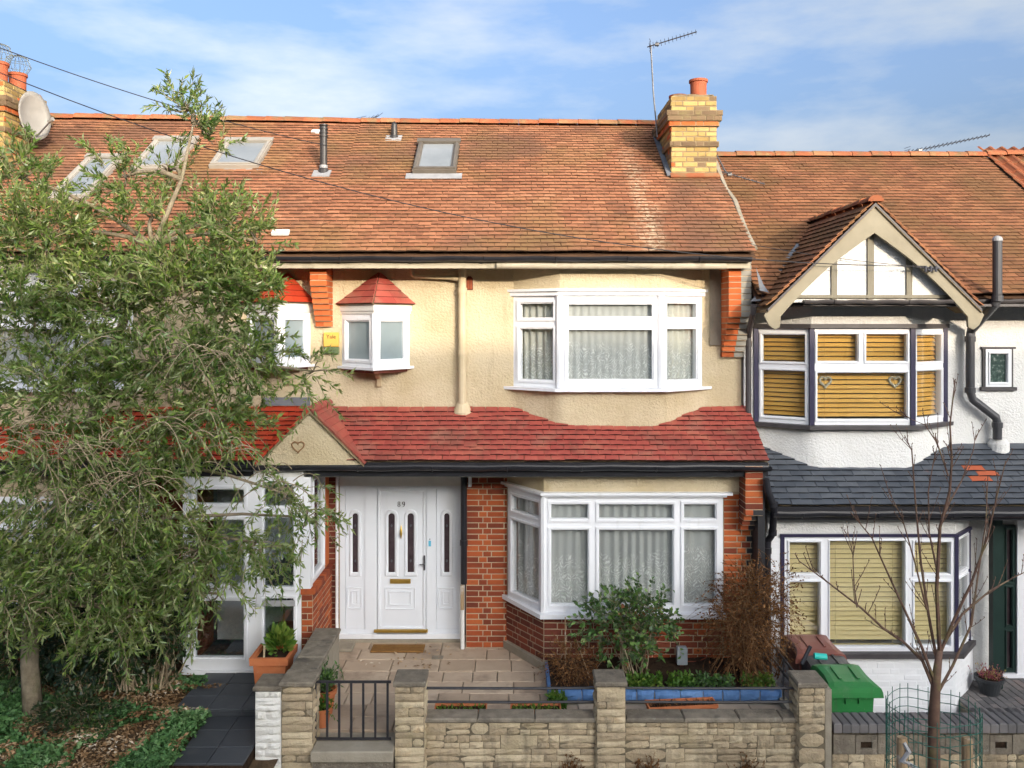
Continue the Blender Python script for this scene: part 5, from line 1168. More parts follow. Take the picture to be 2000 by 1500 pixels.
def blind(label, A, B, z0, z1, mat, pitch=.060, tilt=54):
    A, B = Vector((*A, 0)), Vector((*B, 0)); u = (B-A).normalized(); n = Vector((u.y, -u.x, 0)); L = (B-A).length; z = Vector((0, 0, 1))
    t = thing('venetian_blind', label, 'blind', A.lerp(B, .5)+z*z0, 'wooden blinds of the white house'); q = math.radians(tilt)
    MB().ob(A+z*(z1-.04)-n*.025, u*L, n*.05, z*.04).build('head_rail', mat, t)
    k = int((z1-z0-.07)/pitch)
    for i in range(k):
        zz = z1-.075-i*pitch; w = z*math.sin(q)+n*(-math.cos(q)); m_ = u.cross(w)
        pc('slat', withmat(slat_mesh, mat), mat, t, frame(u*L, m_, w, A+z*(zz+U(-.002, .002))))
    for f in (.14, .86):
        MB().tube([A+u*(L*f)+n*.026+z*z0, A+u*(L*f)+n*.026+z*z1], .0025, 4).build('cord', mat, t)
    MB().ob(A+z*(z0)-n*.02, u*L, n*.04, z*.02).build('bottom_rail', mat, t)
def ins(a, b, d, e=.06):
    a, b = Vector(a), Vector(b); u = (b-a).normalized(); n = Vector((u.y, -u.x)); return tuple(a+u*e-n*d), tuple(b-u*e-n*d)
blind('tan wooden blind in the upstairs side light next to the party wall, white house', *ins(UB3[0], UB3[1], .10, .07), vz0+.03, vz1-.02, m_blind)
blind('tan wooden blind in the wide upstairs centre light with two hanging hearts', *ins(UB3[1], UB3[2], .10, .02), vz0+.03, vz1-.02, m_blind)
blind('narrow tan wooden blind in the upstairs side light next to the soil pipe', *ins(UB3[2], UB3[3], .10, .06), vz0+.03, vz1-.02, m_blind)
blind('pale wooden blind behind the bins, ground floor of the white house', *ins((g0, GY), (c0, GY), .12, .02), hz0+.03, hz1-.02, m_blind2)
blind('widest pale wooden blind, middle of the ground floor bay of the white house', *ins((c0, GY), (c1, GY), .12, .02), hz0+.03, hz1-.02, m_blind2)
blind('pale wooden blind behind the bare street tree, ground floor of the white house', *ins((c1, GY), (g1, GY), .12, .02), hz0+.03, hz1-.02, m_blind2)
def heart(label, c, s, mat, r, group=None):
    c = Vector(c); pts = []
    for k in range(33):
        t = 2*math.pi*k/32; x = .0625*16*math.sin(t)**3; zz = .0625*(13*math.cos(t)-5*math.cos(2*t)-2*math.cos(3*t)-math.cos(4*t)); pts.append(c+Vector((x*s, U(-.004, .004), zz*s)))
    o = MB().tube(pts, r, 6, False); o.tube([c+Vector((0, 0, .35*s)), c+Vector((0, 0, 1.6*s))], .002, 4)
    return tag(o.build('heart_ornament', mat), label, 'ornament', group)
heart('wicker heart hanging in the upstairs window nearer the cream house', W(1612, 745, 10.88), .075, m_wicker, .016, 'wicker hearts')
heart('wicker heart hanging in the upstairs window nearer the soil pipe', W(1748, 745, 10.88), .075, m_wicker, .016, 'wicker hearts')
heart('thin twig heart wreath fixed to the cream entrance gable', W(582, 872, YP0-.03), .075, m_drytwig, .008)

# ------------------------------------------------------------------ alarm box, aerials, dish, cables
x0, x1, zz0, zz1 = X(634, YW), X(663, YW), Z(691, YW), Z(649, YW)
al = thing('alarm_box', 'orange and green burglar alarm box between the two oriel windows', 'alarm box', ((x0+x1)/2, YW, zz0))
m_al = PM('amber_plastic', [(0, (.62, .33, .06)), (1, (.68, .40, .09))], .4, 3)
MB().cbox(x0, x1, YW-.06, YW-.001, zz0+.095, zz1, .008).build('cover', m_al, al)
MB().cbox(x0, x1, YW-.052, YW-.001, zz0, zz0+.093, .008).build('base', PM('murky_green_plastic', [(0, (.06, .10, .05)), (1, (.16, .20, .09))], .4, 12), al)
tcv = bpy.data.curves.new('lettering', 'FONT'); tcv.body = 'Yale'; tcv.size = .075; tcv.align_x = 'CENTER'; tcv.extrude = .001; tcv.materials.append(m_black)
to = bpy.data.objects.new('lettering', tcv); pass; to.location = ((x0+x1)/2, YW-.0625, Z(661, YW)); to.rotation_euler = (math.pi/2, 0, 0)
COL.objects.link(to); bpy.context.view_layer.update(); lm = bpy.data.meshes.new_from_object(to.evaluated_get(bpy.context.evaluated_depsgraph_get())); lm.transform(to.matrix_world); bpy.data.objects.remove(to)
lm.materials.clear(); lm.materials.append(m_black); put(bpy.data.objects.new('lettering', lm), al)
def aerial(label, mast, boom, nel, el, mat=m_darkmetal, mastr=.012, up=(0, 0, 1), ref=True, el_r=.004):
    b0, b1 = Vector(boom[0]), Vector(boom[1]); t = thing('tv_aerial', label, 'aerial', mast[0] if mast else b0, 'tv aerials')
    if mast: MB().tube(mast, mastr, 8).build('mast', m_alu, t)
    MB().tube([b0, b1], .009, 6).build('boom', mat, t); d = (b1-b0).normalized(); s = Vector(up).cross(d).normalized()
    for k in range(nel):
        p = b0.lerp(b1, .05+.93*k/(nel-1)); L = el*(1-.35*k/nel)
        MB().tube([p-s*L+Vector((0, 0, L*.35)), p+s*L-Vector((0, 0, L*.35))], el_r, 5).build('element', mat, t)
    if ref:
        p = b0.lerp(b1, .06); q = MB()
        for k in range(-2, 3): q.tube([p+Vector((0, 0, k*.045))-s*el*1.1, p+Vector((0, 0, k*.045))+s*el*1.1], .004, 4)
        q.build('reflector', mat, t)
        MB().cbox(*(b0.lerp(b1, .2)[0]+v for v in (-.03, .03)), *(b0.lerp(b1, .2)[1]+v for v in (-.025, .025)), *(b0.lerp(b1, .2)[2]+v for v in (-.03, .02)), .006).build('dipole_box', m_black, t)
aerial('tall yagi aerial on a mast beside the yellow brick chimney', [W(1284, 268, 13.1), W(1276, 180, 13.1), W(1271, 88, 13.1)], (W(1264, 92, 13.1), W(1361, 62, 12.9)), 13, .075)
aerial('fallen pale aerial hanging off the chimney over the brown roof', [W(1400, 303, 13.0), W(1415, 332, 12.75), W(1422, 340, 12.7)], (W(1408, 335, 12.65), W(1494, 360, 12.45)), 12, .07, m_alu)
aerial('long yagi aerial rising above the ridge of the white house', [Vector((X(1790, 15.0), 15.0, 6.4)), W(1790, 300, 15.0)], (W(1762, 300, 15.0), W(1933, 264, 15.2)), 20, .085, el_r=.006)
aerial('small aerial peeping over the ridge of the cream house', [Vector((X(722, 15.2), 15.2, 6.6)), W(722, 236, 15.2)], (W(700, 240, 15.2), W(740, 226, 15.6)), 5, .16)
dsh = thing('satellite_dish', 'weathered white satellite dish on the side of the chimney by the tree', 'satellite dish', W(38, 250, 12.6))
dc = Vector((CH2[1]+.20, 12.75, Z(228, 12.75))); dn = Vector((.90, -.42, .12)).normalized(); a_ = Vector((0, 0, 1)).cross(dn).normalized(); b_ = dn.cross(a_); vs = []; fs = []
for i in range(6):
    for k in range(24): q = 2*math.pi*k/24; r = i/5; vs.append(dc+a_*(r*.26*math.cos(q))+b_*(r*.37*math.sin(q))+dn*(.09*r*r))
for i in range(5):
    for k in range(24): fs.append((i*24+k, i*24+(k+1) % 24, (i+1)*24+(k+1) % 24, (i+1)*24+k))
n0 = len(vs); vs += [v-dn*.012 for v in vs]; fs += [tuple(n0+i for i in f[::-1]) for f in fs]; fs += [(120+k, 120+(k+1) % 24, n0+120+(k+1) % 24, n0+120+k) for k in range(24)]
MB().add(vs, fs).build('dish', m_dish, dsh, True)
MB().tube([dc-dn*.02, dc-dn*.06+Vector((-.05, .02, -.05)), (CH2[1], 12.8, dc.z-.1)], .02, 8).build('bracket', m_alu, dsh)
MB().tube([dc-b_*.36, dc+dn*.42-b_*.16], .012, 6).build('feed_arm', m_alu, dsh); MB().tube([dc+dn*.38-b_*.16, dc+dn*.47-b_*.14], .03, 8).build('receiver', m_dish, dsh)
def bird_guard(x, y, z, label):
    mb = MB(); r = .17
    for k in range(8):
        q = math.pi*k/8; c, s = math.cos(q), math.sin(q); mb.tube([(x+c*rr, y+s*rr, z+h) for rr, h in ((-.12, 0), (-.19, .12), (-.13, .26), (0, .30), (.13, .26), (.19, .12), (.12, 0))], .004, 4)
    for rr, h in ((.12, .01), (.19, .12), (.15, .24)): mb.tube([(x+rr*math.cos(2*math.pi*k/16), y+rr*math.sin(2*math.pi*k/16), z+h) for k in range(17)], .004, 4, False)
    tag(mb.build('bird_guard', m_wiregrey), label, 'bird guard', 'wire guards on the chimney pots')
bird_guard(CH2[1]-.27, 12.72, zt2+.36, 'wire balloon guard on the nearer pot of the chimney by the tree'); bird_guard(CH2[1]-.27, 13.2, zt2+.33, 'wire balloon guard on the farther pot of the chimney by the tree')
def cable(label, a, b, sag, r=.006, n=24):
    a, b = Vector(a), Vector(b); pts = [a.lerp(b, i/n)-Vector((0, 0, 4*sag*(i/n)*(1-i/n))) for i in range(n+1)]
    return tag(MB().tube(pts, r, 5).build('overhead_cable', m_cable), label, 'cable', 'overhead cables')
cable('overhead cable from the sky corner down to the cream house ridge', W(-160, 32, 9.5), W(640, 285, 12.2), .12)
cable('overhead cable crossing the whole red roof to the half-timbered gable', W(-120, 92, 9.6), W(1808, 520, 10.12), .62)
cable('short cable strung across the half-timbered gable', W(1470, 478, 10.4), W(1810, 522, 10.14), .03, .004)
cable('low thin cable on the face of the half-timbered gable', W(1560, 548, 10.3), W(1755, 531, 10.42), .01, .004)
ins_ = MB()
for k in range(5): ins_.tube([W(1808+k*5, 519+(k % 2)*6, 10.12), W(1808+k*5, 531-(k % 2)*3, 10.12)], .016, 8)
ins_.tube([W(1790, 521, 10.12), W(1835, 524, 10.14)], .010, 6); tag(ins_.build('cable_bracket', m_darkmetal), 'cable clamp bracket on the bargeboard of the gable', 'bracket')

# ------------------------------------------------------------------ front walls, gate, rails
def pier(wall, px0, px1, d, zb_, zt__, mat, capmat, mort, depth=.30, cap=.055, over=.018, band=.155, split=.95):
    a, b = X(px0, d), X(px1, d)
    p = MB().box(a, b, d+.014, d+depth, zb_, zt__-cap).build('pier', mort, wall)
    stones(p, (a, d+.014, zb_), (1, 0, 0), (0, -1, 0), b-a, zt__-cap-zb_, mat, band=band, wmin=.2, wmax=.4, split=split)
    if a < 0: stones(p, (b, d+.02, zb_), (0, 1, 0), (1, 0, 0), depth-.02, zt__-cap-zb_, mat, band=band, wmin=.2, wmax=.4, split=split)
    else: stones(p, (a, d+depth-.0, zb_), (0, -1, 0), (-1, 0, 0), depth-.02, zt__-cap-zb_, mat, band=band, wmin=.2, wmax=.4, split=split)
    MB().cbox(a-over, b+over, d-over, d+depth+over, zt__-cap, zt__, .012).build('cap', capmat, p)
    return p
FW = thing('garden_wall', 'low buff stone front wall with four taller capped piers and grey coping', 'wall', (.4, 8.7, -.5))
D0 = 8.6
pier(FW, 549, 610, D0, -.5, .645, m_stone, m_coping, m_joint); pier(FW, 771, 828, D0, -.5, .645, m_stone, m_coping, m_joint)
pier(FW, 1166, 1222, D0, -.5, .645, m_stone, m_coping, m_joint); pier(FW, 1561, 1612, D0, -.5, .635, m_stone, m_coping, m_joint)
for a, b in ((828.5, 1165.5), (1222.5, 1560.5)):
    xa_, xb_ = X(a, 8.66), X(b, 8.66)
    w_ = MB().box(xa_, xb_, 8.69, 8.86, -.5, .195).build('wall_panel', m_joint, FW)
    stones(w_, (xa_, 8.69, -.5), (1, 0, 0), (0, -1, 0), xb_-xa_, .695, m_stone, band=.135)
    x = xa_
    while x < xb_-.02:
        e = min(x+U(.42, .6), xb_)
        if xb_-e < .12: e = xb_
        MB().cbox(x+.003, e-.003, 8.645, 8.87, .197, .247+U(-.004, .004), .012).build('coping_stone', m_coping, FW); x = e
dw = MB().box(-2.36, -2.10, 8.91, 10.27, -.1, .54).build('dividing_wall', m_conc, FW)
for k in range(3): MB().cbox(-2.39, -2.08, 8.925+k*.45, 9.37+k*.45, .542, .59, .012).build('coping_stone', m_coping, FW)
gsx0, gsx1 = X(611, 8.6), X(770, 8.6)
GS = thing('gate_step', 'worn concrete step below the black iron gate', 'step', (-1.6, 8.6, -.5))
MB().cbox(gsx0, gsx1, 8.50, 8.88, -.135, -.02, .012).build('tread', m_conc, GS); MB().box(gsx0+.01, gsx1-.01, 8.55, 8.88, -.5, -.136).build('riser', m_coping, GS)
WP = thing('gate_pier', 'white painted stone pier beside the slate path', 'pier', (-2.5, 8.75, -.5))
p = pier(WP, 498, 547.5, D0, -.5, .60, m_stonew, m_coping, m_stonew)
GT = thing('garden_gate', 'low black iron gate with seven upright bars', 'gate', (-1.62, 8.72, 0))
gx0, gx1 = X(615, 8.72), X(764, 8.72); gt, gbm = .592, .005
for z in (gt, gbm): MB().box(gx0, gx1, 8.712, 8.728, z-.012, z+.012).build('rail', m_blackmetal, GT)
for px in (616, 639, 662.5, 686, 709.5, 733, 757): MB().box(X(px, 8.72)-.011, X(px, 8.72)+.011, 8.709, 8.731, gbm+.012, gt-.012).build('bar', m_blackmetal, GT)
MB().box(gx0-.045, gx0-.005, 8.70, 8.74, gt-.14, gt-.03).build('hinge', m_blackmetal, GT)
for a, b, lab in ((828, 1166, 'pair of black rails above the wall between the gate and the middle pier'), (1222, 1561, 'pair of black rails above the wall in front of the blue edged bed')):
    t = thing('iron_railing', lab, 'railing', (X((a+b)/2, 8.75), 8.75, .305), 'front wall rails')
    for zz in (.515, .372): MB().tube([(X(a, 8.75), 8.75, zz), (X((a+b)/2, 8.75), 8.75, zz-.004), (X(b, 8.75), 8.75, zz)], .0145, 8).build('rail', m_blackmetal, t)
t = thing('iron_railing', 'black rails running back from the wall to the houses along the party line', 'railing', (3.04, 9.6, 0), 'party line rails')
for zz in (.52, .36): MB().tube([(3.05, 8.9, zz), (3.06, 10.42, zz)], .013, 8).build('rail', m_blackmetal, t)
for y in (9.5, 10.3): MB().tube([(3.055, y, -.03), (3.055, y, .53)], .012, 6).build('post', m_blackmetal, t)
MB().box(3.02, 3.10, 8.92, 10.45, -.5, .06).build('kerb_wall', m_conc, t)
# front wall of the white house
W3 = thing('garden_wall', 'grey coped wall with pierced dark blocks in front of the white house', 'wall', (5, 8.7, -.5))
xa_ = X(1628, 8.66); MB().box(xa_, 9.0, 8.70, 8.88, -.5, .10).build('wall_core', m_joint, W3)
stones(W3, (xa_, 8.70, -.5), (1, 0, 0), (0, -1, 0), 5.2-xa_, .36, m_stone, band=.15)
stones(W3, (5.2, 8.70, -.5), (1, 0, 0), (0, -1, 0), 2.0, .36, m_stone, band=.15)
for i in range(16):
    x = xa_+i*.23
    if i % 3 == 1:
        MB().holed((x+.004, 8.672, -.135), (1, 0, 0), (0, 0, 1), (0, -1, 0), .222, .20, [(.05, .17, .06, .13)], .05).build('pierced_block', m_coping, W3); MB().box(x+.05, x+.18, 8.69, 8.7, -.08, .0).build('block_void', m_soil, W3)
    else: MB().cbox(x+.004, x+.226, 8.672, 8.70, -.135, .068, .006).build('block', m_coping, W3)
for i in range(44):
    x = X(1626, 8.66)+i*.089; MB().cbox(x+.003, x+.086, 8.625, 8.90, .10, .20+U(-.004, .004), .01).build('coping_brick', m_bluegreypave, W3)
MB().box(X(1612.5, 8.62), X(1625, 8.62), 8.63, 8.9, -.5, .55).build('end_post', m_conc, W3)

# ------------------------------------------------------------------ pots, bed, mat and small things of the forecourt
MAT = tag(MB().cbox(X(725, 11.05), X(828, 11.05), 10.98, 11.22, .006, .03, .006).build('doormat', m_mat), 'worn brown coir mat in front of the white door', 'doormat')
def trough(label, cx, cy, L, rot, mat=m_terra):
    t = thing('planter_trough', label, 'planter', (cx, cy, .004), 'terracotta troughs behind the front wall'); h = .20; c, s = math.cos(rot), math.sin(rot)
    def q(k, w, z): return [Vector((cx+c*a-s*b, cy+s*a+c*b, z)) for a, b in ((-L/2*k-w*0, -w), (L/2*k, -w), (L/2*k, w), (-L/2*k, w))]
    lv = [q(.9, .065, .004), q(.97, .085, .165), q(1.0, .098, .167), q(1.0, .098, h), q(.96, .082, h), q(.95, .078, .165)]
    vs = [v for r in lv for v in r]; fs = [(3, 2, 1, 0)]
    for k in range(5): fs += [(k*4+i, k*4+(i+1) % 4, k*4+4+(i+1) % 4, k*4+4+i) for i in range(4)]
    MB().add(vs, fs).build('trough', mat, t); MB().add(lv[5], [(0, 1, 2, 3)]).build('soil', m_soil, t)
    n = 90; P = np.stack([RN.uniform(-L*.45, L*.45, n), RN.uniform(-.07, .07, n), np.zeros(n)], 1); P = np.stack([cx+c*P[:, 0]-s*P[:, 1], cy+s*P[:, 0]+c*P[:, 1], np.full(n, .168)], 1)
    leaves_obj('seedlings', P, RN.normal(size=P.shape)*.5+np.array([0, 0, .7]), .05, .02, m_lime if L < .6 else m_dry, t)
trough('terracotta trough of seedlings behind the wall nearest the gate', X(900, 9.02), 9.03, .56, 0); trough('terracotta trough behind the wall beside the middle pier', X(1046, 9.02), 9.03, .54, 0)
trough('longer terracotta trough of dry plants set askew before the blue edging', X(1332, 9.08), 9.12, .76, .10)
sq = thing('square_planter', 'tall square terracotta pot of green leaves on the low wall by the porch', 'planter', (X(537, 9.75), 9.75, .05))
sx, sy, sz = X(535, 9.72), 9.72, .05; lv = []
for k, z in ((.155, sz), (.185, sz+.38), (.215, sz+.385), (.22, sz+.47), (.185, sz+.47), (.18, sz+.42)): lv.append([(sx-k, sy-k, z), (sx+k, sy-k, z), (sx+k, sy+k, z), (sx-k, sy+k, z)])
vs = [v for r in lv for v in r]; fs = []
for k in range(5): fs += [(k*4+i, k*4+(i+1) % 4, k*4+4+(i+1) % 4, k*4+4+i) for i in range(4)]
MB().add(vs, fs).build('pot', m_terra, sq); MB().add(lv[5], [(0, 1, 2, 3)]).build('soil', m_soil, sq)
P, v = ball(260, (sx+.07, sy, sz+.58), (.13, .12, .15)); leaves_obj('foliage', P, v+np.array([0, 0, .8]), .09, .045, m_lime, sq)
MB().tube([(sx-.10, sy-.05, sz+.42), (sx-.095, sy-.05, sz+.55)], .012, 6).build('label_stick', m_creampaint, sq)
def roundpot(name, label, c, r, h, mat, cat='plant pot', group=None):
    t = thing(name, label, cat, c, group); MB().lathe(c, [(r*.68, 0), (r*.95, h*.8), (r*1.08, h*.81), (r*1.1, h), (r*.95, h), (r*.9, h*.86)], 22).build('pot', mat, t); MB().lathe((c[0], c[1], c[2]+h*.85), [(r*.93, 0), (.01, .012)], 16).build('soil', m_soil, t); return t
t = roundpot('flower_pot', 'round terracotta pot of leafy stems beside the dividing wall', (X(632, 9.25), 9.3, .005), .125, .27, m_terra)
P, v = ball(60, (X(636, 9.25), 9.3, .36), (.08, .08, .06)); S = P.copy(); tw = curve_paths(np.repeat(np.array([[X(634, 9.25), 9.3, .23]]), 40, 0), v[:40]*.5+np.array([0, 0, 1.]), RN.uniform(.2, .42, 40), 5, .2)
P, D = twig_leaves(tw, 9, .1, 1.1, .3); leaves_obj('foliage', P, D, .065, .022, m_rose, t); V, Q = tubes_np(tw, np.full((40, 5), .003), 3); np_obj('stem', V, Q, m_rose, t)
t = roundpot('flower_pot', 'small terracotta pot half hidden behind the gate bars', (X(628, 8.95), 9.0, .005), .09, .2, m_terra)
tw = curve_paths(np.repeat(np.array([[X(628, 8.95), 9.0, .17]]), 24, 0), RN.normal(size=(24, 3))*.5+np.array([0, 0, .8]), RN.uniform(.12, .26, 24), 5, .3); P, D = twig_leaves(tw, 9, .1, 1.1, .2); leaves_obj('foliage', P, D, .05, .02, m_lime, t)
t = roundpot('flower_pot', 'dark ribbed tub of pink and yellow heather by the white house door', (X(1932, 10.75), 10.75, -.415), .16, .21, m_binK)
tw = curve_paths(np.repeat(np.array([[X(1932, 10.75), 10.75, -.23]]), 70, 0)+RN.normal(size=(70, 3))*np.array([.06, .05, 0]), RN.normal(size=(70, 3))*.45+np.array([0, 0, 1.]), RN.uniform(.1, .2, 70), 5, .1); P, D = twig_leaves(tw, 14, .1, .8, .3); leaves_obj('foliage', P, D, .022, .009, m_heather, t)
# bed
bed = MB(); vs = []; fs = []
for j in range(11):
    for i in range(25):
        x = .44+2.56*i/24; y = 9.63+.88*j/10; vs.append((x, y, .09+.05*j/10+.035*mnoise.noise((x*4, y*4, 5))))
for j in range(10):
    for i in range(24): a = j*25+i; fs.append((a, a+1, a+26, a+25))
struct(bed.add(vs, fs).build('garden_bed', m_soil, None, True))
ed = thing('bed_edging', 'row of rough blue painted bricks edging the flower bed', 'edging', (1.7, 9.6, 0))
x = X(1090, 9.57)
while x < X(1506, 9.57):
    w = U(.19, .30); M = frame((1, 0, 0), (0, 0, 1), (0, -1, 0), (x+.004, 9.545+U(-.008, .008), .004), (w-.01, .125+U(-.008, .008), .1)); pc('brick', withmat(STONES[R.randrange(7)], m_bluebrick), m_bluebrick, ed, M); x += w
MB().box(.44, 2.98, 9.575, 9.62, 0, .11).build('backing', m_conc, ed)
MB().box(.41, .445, 9.6, 10.4, 0, .12).build('side_board', m_bluebrick, ed)
mt = thing('meter_box', 'small grey electric outlet box on a post in the bed', 'outlet box', (X(1330, 10.3), 10.3, .1))
MB().cbox(X(1321, 10.3), X(1341, 10.3), 10.24, 10.33, Z(1296, 10.3), Z(1262, 10.3), .01).build('box', m_meter, mt); MB().box(X(1327, 10.3), X(1334, 10.3), 10.27, 10.31, .08, Z(1296, 10.3)+.005).build('post', m_brickdk, mt)
cb = [W(1341, 1292, 10.34), W(1365, 1292, 10.38), W(1390, 1278, 10.42), W(1412, 1268, 10.44)]; tag(MB().tube(cb, .006, 5).build('power_cable', m_brickdk), 'thin brown cable looping from the outlet box to the brown shrub', 'cable')
tag(MB().box(X(844, 10.85), X(866, 10.85), 10.78, 10.88, .004, .012).build('drain_cover', m_coping), 'small dark drain cover set in the paving near the door', 'drain cover')
gl_ = thing('gully_surround', 'pale concrete gully at the foot of the thin white pipe', 'gully', (X(668, 11.1), 11.1, 0)); MB().cbox(X(658, 11.1), X(690, 11.1), 11.0, 11.25, .004, .05, .01).build('surround', m_conc, gl_)
lt = np.stack([RN.uniform(-1.95, -.8, 60), RN.uniform(10.5, 11.2, 60), np.full(60, .012)], 1); leaves_obj('fallen_leaves', lt, RN.normal(size=lt.shape)*np.array([1, 1, .15]), .06, .025, m_litter, None, kind='stuff', roll=.2)

# ------------------------------------------------------------------ bins
def bin_(label, cx, cy, mat, lidmat, h=1.0, z0=-.575, open_=0.):
    t = thing('wheelie_bin', label, 'bin', (cx, cy, z0), 'bins behind the wall of the white house'); w, d = .25, .235; zb__ = z0+.06; zt__ = z0+h-.10
    def q(kx, ky0, ky1, z): return [(cx-kx, cy-ky0, z), (cx+kx, cy-ky0, z), (cx+kx, cy+ky1, z), (cx-kx, cy+ky1, z)]
    lv = [q(.19, .20, .20, zb__), q(w-.015, d-.02, d-.02, zt__-.06), q(w, d, d, zt__-.055), q(w+.005, d+.01, d, zt__)]
    vs = [v for r in lv for v in r]; fs = [(3, 2, 1, 0), (12, 13, 14, 15)]
    for k in range(3): fs += [(k*4+i, k*4+(i+1) % 4, k*4+4+(i+1) % 4, k*4+4+i) for i in range(4)]
    MB().add(vs, fs).build('body', mat, t)
    for s in (-.07, .07): MB().box(cx+s-.006, cx+s+.006, cy-d-.0, cy-d+.05, zt__-.17, zt__-.06).build('rib', mat, t)
    # lid: shallow dome sloping to the front
    def L(kx, y, z): return [(cx-kx, cy+y, z), (cx+kx, cy+y, z)]
    z1 = zt__; prof = [(-d-.06, z1-.035, w+.035), (-d-.055, z1+.02, w+.03), (-d+.04, z1+.04, w), (-.02, z1+.055, w-.02), (d-.06, z1+.065, w-.01), (d+.03, z1+.045, w+.01)]
    vs = []; fs = []
    for y, z, k in prof: vs += [(cx-k-.02, cy+y, z-.045), (cx-k, cy+y, z), (cx-k+.06, cy+y, z+.012), (cx+k-.06, cy+y, z+.012), (cx+k, cy+y, z), (cx+k+.02, cy+y, z-.045)]
    for k in range(5): fs += [(k*6+i, k*6+i+1, k*6+7+i, k*6+6+i) for i in range(5)]
    fs += [(5, 4, 3, 2, 1, 0), (30, 31, 32, 33, 34, 35)]
    lid = MB().add(vs, fs).build('lid', lidmat, t)
    for s in (-.1, .1): MB().ob((cx+s-.012, cy-.15, z1+.058), (.024, 0, 0), (0, .27, .022), (0, 0, .012)).build('lid_rib', lidmat, t)
    MB().tube([(cx-.2, cy+d+.05, z1+.02), (cx+.2, cy+d+.05, z1+.02)], .018, 8).build('handle', mat, t)
    for s in (-1, 1): MB().tube([(cx+s*.2, cy+.22, z0+.09), (cx+s*.25, cy+.22, z0+.09)], .09, 14).build('wheel', m_black, t)
    return t
bin_('green wheelie bin nearest the road behind the pier', X(1662, 9.1), 9.28, m_binG, m_binG, 1.06)
bin_('charcoal wheelie bin between the green and the brown one', X(1645, 9.7)-.14, 9.77, m_binK, m_binK, 1.0)
bin_('brown lidded wheelie bin under the window of the white house', X(1592, 10.1), 10.19, m_binB, m_binB, 1.06)
tag(MB().tube([W(1590, 1281, 9.55), W(1614, 1283, 9.55)], .035, 10).build('bottle', m_teal), 'teal plastic bottle lying on the charcoal bin lid', 'bottle')
tag(MB().tube([W(1566, 1297, 9.4), W(1583, 1262, 9.45)], .022, 8).build('broom_handle', m_black), 'black stick leaning beside the bins', 'stick')

